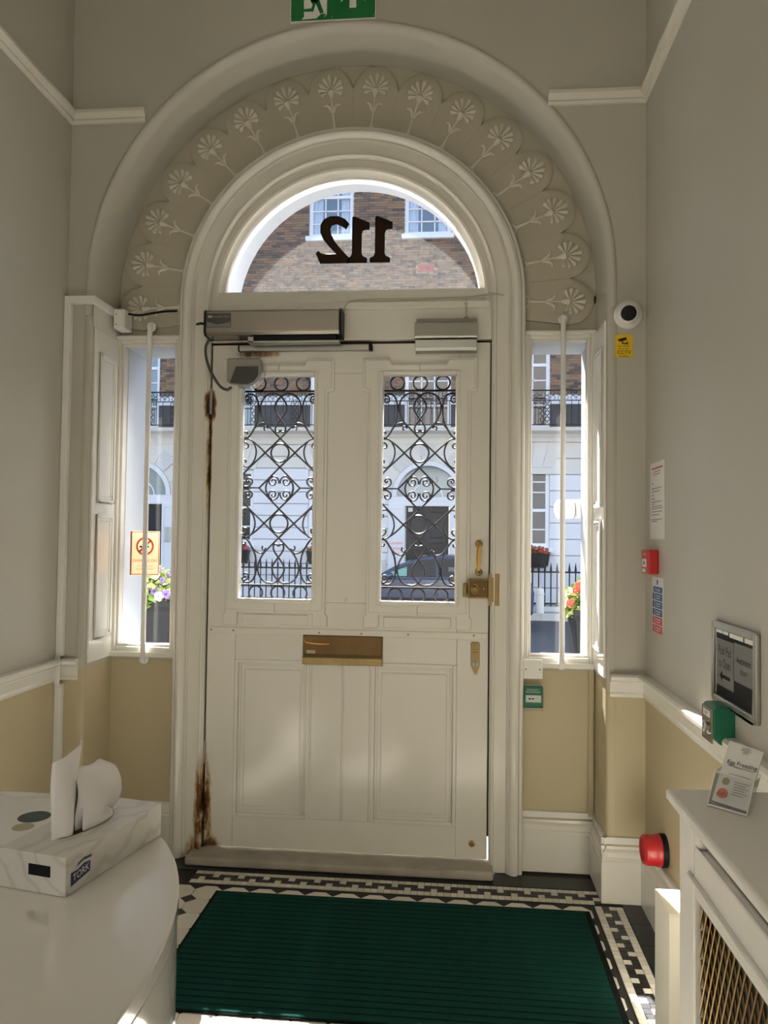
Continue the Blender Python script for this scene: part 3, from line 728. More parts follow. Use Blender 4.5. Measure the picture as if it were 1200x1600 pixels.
dpart('snib', MB().box(.128, .133, -.042, -.03, 1.222, 1.232), 'chrome', bevel=.001, par=lk)
dpart('lock_knob', MB().box(.040, .056, -.040, -.006, 1.188, 1.250).box(.056, .064, -.028, -.012, 1.20, 1.235), 'old_brass', bevel=.004, par=lk)
lp = dpart('lock_escutcheon', MB().prism([(.077, .985), (.083, .990), (.110, .990), (.116, .985), (.116, .890), (.108, .862), (.102, .848), (.094, .848), (.088, .862), (.078, .888)], 'Y', -.006, .001), 'old_brass', bevel=.002)
dpart('cylinder', MB().lathe([(.013, 0), (.013, .006), (.009, .008)], (.098, -.005, .895), (0, -1, 0), 18), 'aluminium', bevel=0, par=lp, smooth=40)
dpart('key_slot', MB().box(.0965, .0995, -.0145, -.012, .887, .903), 'black', bevel=0, par=lp)
for z in (.978, .858): dpart('screw', MB().lathe([(.005, 0), (.004, .0025)], (.097, -.006, z), (0, -1, 0), 10), 'old_brass', bevel=0, par=lp)
dpart('embossed_mark', MB().box(.083, .110, -.0068, -.006, .944, .947).box(.083, .110, -.0068, -.006, .958, .9595), 'dark_brass', bevel=0, par=lp)
dpart('deadlock', MB().lathe([(.014, 0), (.014, .004), (.009, .006), (.009, .010), (0, .011)], (.089, 0, .112), (0, -1, 0), 16), 'old_brass', bevel=0, smooth=40)
dpart('peephole', MB().lathe([(.010, 0), (.009, .003), (.004, .004), (.003, .001)], (-.483, 0, 1.164), (0, -1, 0), 16), 'door_paint', bevel=0, smooth=40)
for x, z in ((-1.098, 1.017), (-.995, 1.016), (-.60, 1.014), (-.41, 1.014), (-.20, 1.015), (.09, 1.018)):
    dpart('screw', MB().lathe([(.0045, 0), (.0035, .002)], (x, -.005, z), (0, -1, 0), 8), 'old_brass', bevel=0)
for zc_, h in ((2.055, .10), (.46, .085)):
    hg = dpart('hinge', MB().lathe([(.003, -.004), (.006, 0), (.007, h * .3), (.007, h), (.004, h + .008), (.0065, h + .014), (.0, h + .02)], (-1.1195, -.006, zc_ - h / 2), n=10), 'stone', bevel=0, smooth=40)
    dpart('hinge_leaf', MB().box(-1.112, -1.085, -.0015, .001, zc_ - h / 2, zc_ + h / 2), bevel=.001, par=hg)
# striking plate on the case and dark strips coloured as shade in the gaps round the old door
struct('trim_14', MB().box(.152, .198, -.026, -.012, 1.152, 1.292).box(.150, .172, -.034, -.02, 1.17, 1.275), 'old_brass', 'tarnished brass lock keep on the door case', bevel=.002)
struct('trim_15', MB().box(-1.127, -1.1165, .006, .05, .038, 2.333).box(-1.12, .158, .012, .06, 2.318, 2.334).box(.153, .159, .014, .05, .14, 2.333), 'gap', 'dark strip painted as shade in the gap round the door')

# ================================================================== FITTINGS IN THE HALL
def T(*a, **k): return thing(*a, **k)
# security bars across the sidelights
def bar(x, zt, zb, label):
    y = -.018
    o = T('security_bar', (x, y, zb), label, 'window bar', 'round white bars in front of the sidelights')
    ob('rod', MB().lathe([(.0115, 0), (.0115, zt - zb)], (x, y, zb), n=14), 'white_plastic', o, smooth=60)
    for z in (zt + .006, zb - .006):
        ob('end_plate', MB().lathe([(.022, 0), (.022, .006), (.016, .010), (0, .011)], (x, .004 if z > 1.5 else -.0, z), (0, -1, 0), 16).box(x - .010, x + .010, -.024, .010, z - .012, z + .012), 'white_plastic', o, smooth=50)
    return o
bar(-1.412, 2.405, .880, 'round white security bar in front of the no smoking sticker')
bar(.470, 2.413, .905, 'round white security bar in front of the window near the dome camera')

# trunking and junction box on the left
t = T('cable_trunking', (-1.685, YN - .02, 0), 'white square cable trunking running up the corner and over the shutter lining', 'trunking')
ob('trunking_run', MB().box(XL + .001, XL + .030, YN - .030, YN - .002, .92, 2.452), 'white_plastic', t, bevel=.002)
ob('trunking_run', MB().box(XL + .001, XL + .030, YN - .030, YN - .002, .02, .80), 'white_plastic', t, bevel=.002)
ob('saddle', MB().box(XL + .004, XL + .028, YN - .042, YN - .036, .80, .925), 'white_plastic', t, bevel=.002)
ob('trunking_run', MB().box(XL + .001, XC - R1 + .002, YN - .030, YN - .002, 2.447, 2.480), 'white_plastic', t, bevel=.002)
ob('trunking_run', MB().box(XC - R1 + .001, XC - R1 + .022, YN - .030, .028, 2.447, 2.480), 'white_plastic', t, bevel=.002)
ob('filler_panel', MB().box(XC - R1 + .0005, XC - R1 + .006, YN + .005, .028, 2.352, 2.447), 'paint', t)
j = T('junction_box', (-1.56, -.04, 2.39), 'small white junction box where the black cable leaves the trunking', 'junction box')
ob('body', MB().box(XC - R1 + .023, XC - R1 + .075, -.080, .005, 2.385, 2.475), 'white_plastic', j, bevel=.004)
ob('lid', MB().box(XC - R1 + .027, XC - R1 + .071, -.084, -.080, 2.391, 2.469), 'white_plastic', j, bevel=.002)
for z in (2.402, 2.448): ob('screw', MB().lathe([(.003, 0), (.003, .001)], (-1.545, -.084, z), (0, -1, 0), 8), 'black', j)
tag(ob('power_cable', MB().tube(spline([(-1.508, -.04, 2.462), (-1.46, -.03, 2.458), (-1.40, -.025, 2.468), (-1.34, -.03, 2.474), (-1.27, -.062, 2.466)], 6), .0055, 8), 'black', smooth=60), 'black cable looped in front of the lowest petal from the junction box', 'cable')

# automatic door operator
o = T('door_operator', (-.81, -.07, 2.34), 'long brushed steel automatic door operator box above the door', 'door operator')
ob('housing', MB().prism([(-.02, 2.335), (-.108, 2.338), (-.120, 2.352), (-.120, 2.440), (-.112, 2.450), (-.02, 2.450)], 'X', -1.112, -.512), 'steel', o, bevel=.002)
for x in (-1.122, -.512): ob('end_cap', MB().prism([(-.02, 2.333), (-.108, 2.336), (-.122, 2.351), (-.122, 2.441), (-.113, 2.452), (-.02, 2.452)], 'X', x, x + .010), 'black', o, bevel=.002)
st = ob('sticker', MB().box(-1.108, -.998, -.1215, -.1195, 2.372, 2.434), 'dark_grey', o)
ob('wave', MB().prism([(-1.106, 2.374), (-1.0, 2.374), (-1.0, 2.395), (-1.03, 2.388), (-1.06, 2.384), (-1.09, 2.392), (-1.106, 2.396)], 'Y', -.1221, -.1216), 'ink_grey', st)
ob('lettering', merge(text('Automatic door', .013, (-1.045, -.1216, 2.420), (1, 0, 0), (0, 0, 1)), MB().box(-1.102, -1.085, -.1222, -.1216, 2.414, 2.425)), 'aluminium', st)
ob('cable_stub', MB().tube([(-1.175, -.055, 2.405), (-1.15, -.08, 2.402), (-1.12, -.085, 2.396)], .006, 8), 'black', o)
ob('arm_slot', MB().box(-.90, -.53, -.098, -.03, 2.312, 2.336), 'black', o)
ob('slide_rail', MB().box(-.925, -.515, -.100, -.050, 2.306, 2.314).box(-.925, -.900, -.100, -.05, 2.306, 2.333), 'aluminium', o, bevel=.001)
o = T('door_track', (-.68, -.02, 2.29), 'grey aluminium slide track screwed to the top of the door', 'door track')
ob('channel', MB().box(-.985, -.378, -.030, -.0005, 2.286, 2.312), 'aluminium', o, bevel=.003)
ob('end_cap', MB().box(-.390, -.374, -.032, -.0005, 2.285, 2.313), 'black', o, bevel=.002); ob('end_cap', MB().box(-.990, -.982, -.031, -.0005, 2.285, 2.313), 'black', o, bevel=.002)
o = T('motion_sensor', (-.95, -.05, 2.13), 'grey plastic door sensor on the corner of the ironwork window', 'sensor')
sp = [(-1.028, 2.135), (-1.028, 2.246), (-.878, 2.246), (-.873, 2.20), (-.880, 2.165), (-.90, 2.140), (-.93, 2.126)]
ob('body', MB().prism(sp, 'Y', -.072, -.022), 'grey_plastic', o, bevel=.008, seg=3)
ob('visor', MB().prism([(-1.012, 2.130), (-.985, 2.205), (-.882, 2.205), (-.882, 2.165), (-.90, 2.138), (-.93, 2.124)], 'Y', -.078, -.070), 'dark_grey', o, bevel=.003)
for k in range(3): ob('ribbon', MB().tube(spline([(-.98, -.05 + .008 * k, 2.124 - .004 * k), (-.92, -.05 + .008 * k, 2.120 - .004 * k), (-.885 + .004 * k, -.05 + .008 * k, 2.145 - .004 * k), (-.868 + .004 * k, -.05 + .008 * k, 2.185)], 5), .0022, 6), 'chrome', o, smooth=60)
tag(ob('sensor_cable', MB().tube(spline([(-1.108, -.085, 2.326), (-1.122, -.085, 2.290), (-1.118, -.08, 2.235), (-1.095, -.075, 2.175), (-1.06, -.065, 2.120), (-1.03, -.055, 2.105), (-1.012, -.045, 2.118)], 6), .0065, 8), 'dark_grey', smooth=60), 'dark grey cable curving down from the door operator to the sensor', 'cable')
# magnetic lock
o = T('magnetic_lock', (-.045, -.05, 2.27), 'satin aluminium magnetic lock across the door head', 'magnetic lock')
ob('magnet', MB().prism([(-.02, 2.326), (-.066, 2.326), (-.072, 2.334), (-.066, 2.394), (-.055, 2.402), (-.02, 2.402)], 'X', -.182, .093), 'aluminium', o, bevel=.002)
ob('armature', MB().prism([(-.001, 2.272), (-.056, 2.272), (-.066, 2.284), (-.070, 2.318), (-.064, 2.322), (-.001, 2.322)], 'X', -.180, .091), 'aluminium', o, bevel=.002)
ob('top_strip', MB().box(-.176, .093, -.05, -.02, 2.402, 2.418), 'grey_plastic', o, bevel=.002)
q = T('lock_wire', (-.2, -.03, 2.5), 'thin painted-over wires along the transom down to the magnetic lock', 'cable')
for k in range(2): ob('wire', MB().tube(spline([(-.506, -.032, 2.43 + .02 * k), (-.497, -.032, 2.488), (-.44, -.033, 2.508 + .004 * k), (-.2, -.033, 2.511 + .004 * k), (.05, -.033, 2.516 + .003 * k), (.16, -.033, 2.526 + .006 * k), (.21, -.03, 2.523)], 6), .0022, 6), 'petal', q, smooth=60)
ob('wire', MB().tube([(.043, -.033, 2.514), (.043, -.033, 2.46), (.043, -.04, 2.418)], .003, 6), 'petal', q)
for z_ in (2.486, 2.425): ob('clip', MB().box(.034, .052, -.036, -.018, z_, z_ + .004), 'petal', q)

# blank plate and green break-glass beside the door case
o = T('blank_plate', (.345, 0, .84), 'white blanking plate with two screws over the green break glass unit', 'cover plate')
ob('plate', MB().box(.304, .388, -.020, YW, .838, .922), 'white_plastic', o, bevel=.004)
for x in (.315, .376): ob('screw', MB().lathe([(.003, 0), (.003, .001)], (x, -.020, .880), (0, -1, 0), 8), 'black', o)
o = T('break_glass_unit', (.345, 0, .71), 'green emergency door release box below the white blanking plate', 'door release')
ob('back_box', MB().box(.306, .386, .006, YW, .706, .806), 'white_plastic', o, bevel=.003)
ob('housing', MB().box(.304, .390, -.020, .006, .712, .806), 'green', o, bevel=.005)
ob('window', MB().box(.316, .382, -.022, -.019, .738, .768), 'white_plastic', o)
ob('cover', MB().box(.300, .392, -.028, -.024, .702, .800), 'acrylic', o)
ob('arrow', MB().prism([(.326, .753), (.334, .758), (.334, .755), (.341, .755), (.341, .751), (.334, .751), (.334, .748)], 'Y', -.0230, -.0222).ball((.347, -.0225, .753), .004, .0008, .004), 'black', o)
ob('lettering', merge(text('EMERGENCY', .009, (.346, -.0203, .791), (1, 0, 0), (0, 0, 1)), text('DOOR RELEASE', .009, (.346, -.0203, .781), (1, 0, 0), (0, 0, 1))), 'white', o)

# dome camera and its sign
o = T('dome_camera', (.690, YN, 2.36), 'white turret security camera on the front wall beside the arch', 'camera')
ob('base', MB().lathe([(.058, 0), (.058, .012), (.052, .022), (.040, .030), (0, .03)], (.700, YN, 2.368), (0, -1, 0), 28), 'white_plastic', o, smooth=50)
bd = Vector((-.12, -1, -.28)).normalized()
ob('turret', MB().ball((.690, YN - .042, 2.364), .046, .046, .046, 20, 12), 'white_plastic', o, smooth=60)
ob('lens', MB().lathe([(.030, 0), (.030, .012), (.024, .0135), (.013, .015), (0, .0155)], Vector((.690, YN - .042, 2.364)) + bd * .034, bd, 24), 'black', o, smooth=40)
ob('bezel', MB().lathe([(.033, 0), (.034, .010), (.031, .011), (.030, .0)], Vector((.690, YN - .042, 2.364)) + bd * .033, bd, 24), 'white_plastic', o, smooth=40)
o = T('camera_sign', (.684, YN, 2.19), 'small yellow CCTV notice below the turret camera', 'sign')
ob('plate', MB().box(.649, .719, YN - .003, YN, 2.192, 2.288), 'yellow', o)
y_ = YN - .0032; X_, Z_ = (1, 0, 0), (0, 0, 1)
ob('camera_symbol', MB().prism([(.660, 2.268), (.692, 2.276), (.695, 2.266), (.664, 2.259)], 'Y', y_ - .0006, y_).box(.676, .680, y_ - .0006, y_, 2.250, 2.262).box(.680, .698, y_ - .0006, y_, 2.248, 2.252).box(.695, .699, y_ - .0006, y_, 2.246, 2.258), 'ink', o)
ob('lettering', merge(text('CCTV', .021, (.684, y_, 2.214), X_, Z_), text('Please remember', .0075, (.684, y_, 2.240), X_, Z_), text('you are under', .0075, (.684, y_, 2.230), X_, Z_), text('surveillance', .0085, (.684, y_, 2.199), X_, Z_)), 'ink', o)

# emergency exit sign above the arch
o = T('exit_sign', (-.538, YN, 3.66), 'green emergency exit sign with running man and arrow above the arch', 'sign')
ex0, ex1, ez0, ez1 = -.722, -.356, 3.660, 3.838; yy = YN - .012
ob('plate', MB().box(ex0, ex1, yy, YN - .001, ez0, ez1), 'sign_green', o)
ob('edge', MB().frame(ex0 - .002, ex1 + .002, ez0 - .002, ez1 + .002, .003, yy - .0006, YN - .001), 'white_plastic', o)
def sgn(pts): return [(ex0 + (ex1 - ex0) * a, ez0 + (ez1 - ez0) * b) for a, b in pts]
# doorway with the runner left in green
ob('doorway_print', MB().prism(sgn([(.13, .04), (.16, .10), (.15, .93), (.43, .93), (.43, .14), (.395, .06), (.42, .16), (.36, .16), (.33, .10), (.305, .05)]), 'Y', yy - .0012, yy - .0002), 'white', o)
man = MB()
for pts in ([(.24, .74), (.34, .70), (.33, .52), (.25, .42), (.23, .50)], [(.24, .50), (.26, .38), (.245, .30), (.11, .29), (.115, .23), (.27, .22), (.295, .40), (.33, .52)], [(.27, .52), (.30, .40), (.35, .16), (.395, .18), (.355, .40), (.33, .54)], [(.33, .68), (.40, .58), (.47, .60), (.47, .54), (.39, .51), (.31, .60)], [(.25, .72), (.17, .66), (.14, .52), (.18, .51), (.20, .61), (.27, .64)]):
    man.prism(sgn(pts), 'Y', yy - .0022, yy - .0012)
hc = sgn([(.32, .82)])[0]; man.ball((hc[0], yy - .0016, hc[1]), .015, .0008, .015, 12, 6)
ob('running_man', man, 'sign_green', o)
ob('arrow', MB().prism(sgn([(.695, .27), (.775, .27), (.775, .52), (.775, .62), (.88, .42), (.88, .62), (.735, .90), (.595, .62), (.595, .42), (.695, .62)]), 'Y', yy - .0012, yy - .0002), 'white', o)
for a in (.02, .49, .98): p = sgn([(a, .07)])[0]; ob('screw', MB().lathe([(.003, 0), (.002, .002)], (p[0], yy, p[1]), (0, -1, 0), 8), 'aluminium', o)

# no smoking sticker on the sidelight glass, printed to be read from the street
o = T('no_smoking_sticker', (-1.445, .06, 1.255), 'orange and cream no smoking sticker on the sidelight glass', 'sticker')
nx0, nx1, nz0, nz1 = -1.518, -1.375, 1.254, 1.461; yf = .0635
ob('film', MB().box(nx0, nx1, yf, yf + .0006, nz0, nz1), 'cream_film', o)
cx_ = (nx0 + nx1) / 2; cz_ = 1.390; F = (-1, 0, 0)
pr_ = MB().frame(nx0 + .003, nx1 - .003, nz0 + .003, nz1 - .003, .003, yf - .0008, yf - .0001)
pr_.grid([[(cx_ + r * math.cos(2 * math.pi * k / 36), yf - .0004, cz_ + r * math.sin(2 * math.pi * k / 36)) for k in range(37)] for r in (.034, .043)])
pr_.prism([(cx_ - .030, cz_ - .024), (cx_ - .024, cz_ - .030), (cx_ + .030, cz_ + .024), (cx_ + .024, cz_ + .030)], 'Y', yf - .0010, yf - .0006)
def flip_text(s, size, z): 
    t_ = text(s, size, (cx_, yf - .0006, z), (-1, 0, 0), (0, 0, 1), thick=0.0); return t_
ob('print', merge(pr_, flip_text('NO SMOKING', .019, 1.322)), 'orange_film', o)
ob('small_print', flip_text('It is against the law to', .0085, 1.298), 'ink_film', o); ob('small_print', flip_text('smoke in these premises', .0085, 1.284), 'ink_film', o)
ob('cigarette_print', MB().box(cx_ - .026, cx_ + .020, yf - .0007, yf - .0003, cz_ - .006, cz_ + .002), 'ink_film', o)

# ================================================================== RIGHT-HAND WALL
RX, UP = (0, -1, 0), (0, 0, 1)
def wbox(y0, y1, z0, z1, d0, d1): return MB().box(XR - d1, XR - d0, min(y0, y1), max(y0, y1), z0, z1)
o = T('wall_notice', (XR, -.41, 1.45), 'white printed A4 notice on the wall above the red call point', 'notice')
ob('sheet', wbox(-.309, -.515, 1.452, 1.748, .0008, .0022), 'paper', o)
ln = MB(); rnd = random.Random(3)
for z, a, b in ((1.712, .36, .46), (1.702, .36, .45), (1.668, .33, .36), (1.648, .33, .47), (1.636, .33, .45), (1.622, .33, .37), (1.608, .33, .38), (1.596, .33, .47), (1.588, .33, .38), (1.578, .33, .48), (1.570, .33, .49), (1.558, .33, .48), (1.546, .33, .44), (1.528, .33, .48), (1.521, .33, .42)):
    ln.add(*wbox(-a, -b, z - .0016, z + .0016, .0022, .0026).__dict__.values())
ob('text_lines', ln, 'ink_grey', o); ob('heading', wbox(-.335, -.49, 1.722, 1.728, .0022, .0026), 'red_print', o)
o = T('fire_call_point', (XR, -.37, 1.32), 'red manual fire alarm call point on the wall', 'fire alarm')
ob('housing', wbox(-.325, -.432, 1.318, 1.412, .0, .040), 'red', o, bevel=.006)
ob('glass_panel', wbox(-.345, -.405, 1.345, 1.376, .040, .0415), 'paper', o); ob('instruction_mark', wbox(-.345, -.39, 1.325, 1.338, .040, .0415), 'paper', o)
ob('lettering', merge(text('FIRE', .016, (XR - .0403, -.378, 1.393), RX, UP), ), 'white', o)
ob('press_mark', wbox(-.368, -.382, 1.354, 1.366, .0415, .0420), 'ink', o)
o = T('fire_action_sign', (XR, -.42, 1.11), 'narrow blue and red fire action sign under the red call point', 'sign')
ob('plate', wbox(-.345, -.498, 1.107, 1.308, .0005, .003), 'paper', o)
zz = 1.272
for k, (m_, h) in enumerate((('blue_print', .022), ('blue_print', .026), ('blue_print', .026), ('blue_print', .026), ('red_print', .028), ('red_print', .028))):
    ob('panel', wbox(-.362 if k == 0 else -.385, -.490, zz - h, zz, .003, .0034), m_, o)
    if k: ob('panel', wbox(-.352, -.378, zz - h, zz, .003, .0034), m_, o)
    ob('text_line', merge(wbox(-.40, -.47, zz - h * .40, zz - h * .30, .0034, .0037), wbox(-.40, -.455, zz - h * .75, zz - h * .65, .0034, .0037)) if k else text('Fire action', .018, (XR - .0035, -.426, zz - h / 2), RX, UP), 'white', o)
    zz -= h + .0035
ob('flame_mark', MB().lathe([(.010, 0), (.010, .0004)], (XR - .003, -.42, 1.289), (-1, 0, 0), 16), 'blue_print', o)

# framed paper sign for the push pad
o = T('sign_frame', (XR, -1.225, .985), 'silver snap frame with a dark push pad sign on the wall', 'sign')
fy0, fy1, fz0, fz1 = -1.056, -1.392, .985, 1.215
fr = MB(); w = .020
for a in (wbox(fy0, fy0 - w, fz0, fz1, 0, .014), wbox(fy1, fy1 + w, fz0, fz1, 0, .014), wbox(fy0 - w, fy1 + w, fz0, fz0 + w, 0, .014), wbox(fy0 - w, fy1 + w, fz1 - w, fz1, 0, .014)): fr = merge(fr, a)
ob('frame', fr, 'aluminium', o, bevel=.004)
ob('poster', wbox(fy0 - w, fy1 + w, fz0 + w, fz1 - w, .002, .006), 'ink', o)
ob('white_margin', merge(wbox(fy0 - .021, fy0 - .026, fz0 + .022, fz1 - .022, .006, .0066), wbox(-1.085, -1.135, fz1 - .031, fz1 - .022, .006, .0066), wbox(-1.14, -1.18, fz1 - .031, fz1 - .022, .006, .0066), wbox(-1.19, -1.29, fz1 - .034, fz1 - .022, .006, .0066), wbox(-1.30, -1.365, fz1 - .034, fz1 - .022, .006, .0066)), 'white', o)
sA = ob('sheet', wbox(-1.088, -1.222, 1.035, 1.168, .006, .0075), 'paper_grey', o); sB = ob('sheet', wbox(-1.226, -1.366, 1.068, 1.172, .006, .0072), 'paper_grey', o)
ob('lettering', merge(text('Push Pad', .036, (XR - .0075, -1.155, 1.136), RX, UP, sx=.78), text('to Open', .036, (XR - .0075, -1.155, 1.100), RX, UP, sx=.78)), 'ink', sA)
ob('lettering', merge(text('Automatic', .024, (XR - .0073, -1.296, 1.128), RX, UP), text('door', .024, (XR - .0073, -1.296, 1.100), RX, UP)), 'ink', sB)
ob('arrow', MB().prism([(-1.115, 1.064), (-1.135, 1.078), (-1.135, 1.069), (-1.195, 1.069), (-1.195, 1.059), (-1.135, 1.059), (-1.135, 1.050)], 'X', XR - .0082, XR - .0076), 'ink', sA)

# exit push button in a green housing
o = T('exit_button', (XR, -1.17, .90), 'green door exit button with steel face below the framed sign', 'push button')
ob('housing', MB().prism([(XR, .888), (XR - .040, .888), (XR - .058, .905), (XR - .058, .985), (XR - .050, .992), (XR, .992)], 'Y', -1.215, -1.125), 'green', o, bevel=.003)
ob('face_plate', wbox(-1.127, -1.213, .890, .984, .058, .062), 'steel', o, bevel=.002)
ob('button', MB().lathe([(.019, 0), (.020, .006), (.015, .008), (.014, .003), (0, .003)], (XR - .062, -1.170, .926), (-1, 0, 0), 24), 'chrome', o, smooth=40)
ob('label_strip', wbox(-1.142, -1.198, .958, .976, .062, .0626), 'paper', o)
ob('lettering', text('EXIT', .013, (XR - .0628, -1.170, .967), RX, UP), 'ink', o)

# red sounder low on the wall
o = T('alarm_sounder', (XR, -.50, .27), 'round red alarm sounder low on the wall by the baseboard', 'fire alarm')
ob('back_plate', MB().lathe([(.058, 0), (.058, .020)], (XR, -.52, .325), (-1, 0, 0), 28), 'black', o, smooth=40)
ob('shell', MB().lathe([(.056, .020), (.056, .034), (.053, .038), (.053, .075), (.046, .082), (.040, .080), (.036, .074), (0, .073)], (XR, -.52, .325), (-1, 0, 0), 28), 'red', o, smooth=40)

# small white box on the floor beside the radiator cover
o = T('pipe_box', (.68, -1.115, 0), 'cream white painted box standing on the floor beside the radiator cover', 'box')
ob('body', MB().box(.602, XR - .022, -1.192, -1.042, 0.0005, .408), 'cream', o, bevel=.002); ob('lid', MB().box(.600, XR - .022, -1.194, -1.040, .408, .416), 'cream', o, bevel=.002)

# radiator cover
cy1, cy0 = -1.648, -3.05
o = T('radiator_cover', (.63, -2.3, 0), 'white radiator cover with brass lattice under the leaflet holder', 'radiator cover')
ob('top', MB().box(.472, XR - .001, cy0, cy1 + .012, .874, .900), 'cover_white', o, bevel=.008, seg=3)
fx0, fx1 = .500, .518
slot = [(-1.775, .842), (-1.790, .860), (-1.80, .866), (cy0 + .1, .866), (cy0 + .1, .826), (-1.80, .826), (-1.785, .830)]
ob('stile', MB().box(fx0, fx1, cy1 - .098, cy1, 0.0005, .874), 'cover_white', o, bevel=.002)
ob('slot_rail', MB().box(fx0, fx1, cy0, cy1 - .098, .712, .822).box(fx0, fx1, cy1 - .135, cy1 - .098, .822, .874), 'cover_white', o, bevel=.006)
ob('shadow_board', MB().box(fx1 + .02, fx1 + .024, cy0, cy1 - .03, .01, .870), 'cover_shade', o)  # black sheet painted as the shade behind slot and lattice
ob('stile', MB().box(fx0, fx1, cy0, cy0 + .1, 0.0005, .712), 'cover_white', o, bevel=.002); ob('bottom_rail', MB().box(fx0, fx1, cy0 + .1, cy1 - .098, 0.0005, .12), 'cover_white', o, bevel=.002)
ob('end_panel', MB().box(fx1, XR - .024, cy1 - .018, cy1, 0.0005, .874), 'cover_white', o, bevel=.002)
ob('bead', MB().tube([(fx0, cy0 + .05, .750), (fx0, cy1 - .075, .750), (fx0, cy1 - .075, .748)], .007, 8), 'cover_white', o, smooth=60)
ob('reveal_bead', MB().box(fx0 + .002, fx1 + .006, cy1 - .104, cy1 - .098, .12, .712), 'cover_white', o)
ly0, ly1, lz0, lz1 = cy0 + .1, cy1 - .104, .12, .712
def clip(y, z, dy, dz):
    ts = []
    t0, t1 = -9, 9
    for p, d, a, b in ((y, dy, ly0, ly1), (z, dz, lz0, lz1)):
        u, v = (a - p) / d, (b - p) / d
        t0 = max(t0, min(u, v)); t1 = min(t1, max(u, v))
    return (t0, t1) if t1 - t0 > .01 else None
for sgn_ in (-1, 1):
    dy, dz = sgn_ * .40, .9165
    for k in range(62):
        yy_ = ly0 + (ly1 - ly0 + .36) * k / 61 - .18
        c = clip(yy_, (lz0 + lz1) / 2, dy, dz)
        if c:
            x = .512 + sgn_ * .0018; zc2 = (lz0 + lz1) / 2
            ob('lattice_rod', MB().tube([(x, yy_ + dy * c[0], zc2 + dz * c[0]), (x, yy_ + dy * c[1], zc2 + dz * c[1])], .0023, 5), 'lattice_brass', o, smooth=60)

# leaflets in an acrylic stand on the radiator cover
A, B = at(1112, 1250, Y=-1.742), at(1166, 1267, Y=-1.792)
Cc, Dd = at(1193, 1175, Y=-1.735), at(1140, 1157, Y=-1.686)
nrm = (B - A).cross(Dd - A).normalized()
if nrm.y > 0: nrm = -nrm
def leaf(off): 
    q = -nrm * off; return [A + q, B + q, Cc + q, Dd + q]
def slab(quad, th): 
    b = [p - nrm * th for p in quad]; return MB().add(list(quad) + b, [(0, 1, 2, 3), (7, 6, 5, 4), (0, 4, 5, 1), (1, 5, 6, 2), (2, 6, 7, 3), (3, 7, 4, 0)])
lf = T('leaflet', A, 'white egg freezing leaflet standing in the clear holder', 'leaflet')
ob('card', slab(leaf(0), .004), 'paper', lf)
ux, uy = (B - A), (Dd - A)
def lp(a, b, d=.0006): return A + ux * a + uy * b + nrm * d
uxn, uyn = ux.normalized(), (uy - ux.normalized() * uy.dot(ux.normalized())).normalized()
def lt(s, size, a, b, al='CENTER'): return text(s, size, lp(a, b, 0), uxn, uyn, al, .0006)
ob('title', lt('Egg Freezing', .0125, .55, .66), 'ink', lf)
ob('subtitle', merge(lt('100% Natural Treatment', .0055, .55, .60), lt('London', .0055, .55, .93), lt("Women's", .0055, .55, .895), lt('Clinic', .0055, .55, .86)), 'ink', lf)
def bar_(a0, a1, b, h): return MB().add([lp(a0, b), lp(a1, b), lp(a1, b + h), lp(a0, b + h)], [(0, 1, 2, 3)])
ob('text_line', merge(bar_(.25, .9, .475, .008), *[bar_(.48, .92 - .1 * (k % 2), .37 - .04 * k, .009) for k in range(6)]), 'ink_grey', lf)
def disc(a, b, r, m_):
    c = lp(a, b, .0007); return ob('picture', MB().add([c + (uxn * math.cos(t_) + uyn * math.sin(t_)) * r for t_ in [2 * math.pi * k / 20 for k in range(20)]], [tuple(range(20))]), m_, lf)
disc(.24, .345, .008, 'tan'); disc(.24, .15, .011, 'salmon'); disc(.16, .13, .006, 'old_brass'); disc(.30, .13, .006, 'airbrick')
h = T('leaflet_holder', A, 'clear acrylic leaflet stand on top of the radiator cover', 'leaflet holder')
zb = .901
def ground(p): return Vector((p.x, p.y, zb))
back = -nrm * .007; front = nrm * .012
up = lambda p, k: p + uy * k
e0, e1 = A - ux * .06, B + ux * .06
ob('back_wall', slab([ground(e0 + back * 1.2), ground(e1 + back * 1.2), up(e1, .62) + back * 1.6, up(e0, .62) + back * 1.6], .0015), 'acrylic', h)
ob('front_wall', slab([ground(e0 + front), ground(e1 + front), up(e1, .42) + front, up(e0, .42) + front], .0015), 'acrylic', h)
for e in (e0, e1):
    ob('side_wall', MB().add([ground(e + front), ground(e + back * 1.2), up(e, .60) + back * 1.6, up(e, .42) + front], [(0, 1, 2, 3)]), 'acrylic', h)
ob('front_lip', MB().tube([ground(e0 + front) + Vector((0, 0, .002)), ground(e1 + front) + Vector((0, 0, .002))], .0018, 6).tube([up(e0, .42) + front, up(e1, .42) + front], .001, 6).tube([ground(e0 + front), up(e0, .42) + front], .001, 6).tube([ground(e1 + front), up(e1, .42) + front], .001, 6), 'white_plastic', h, smooth=60)

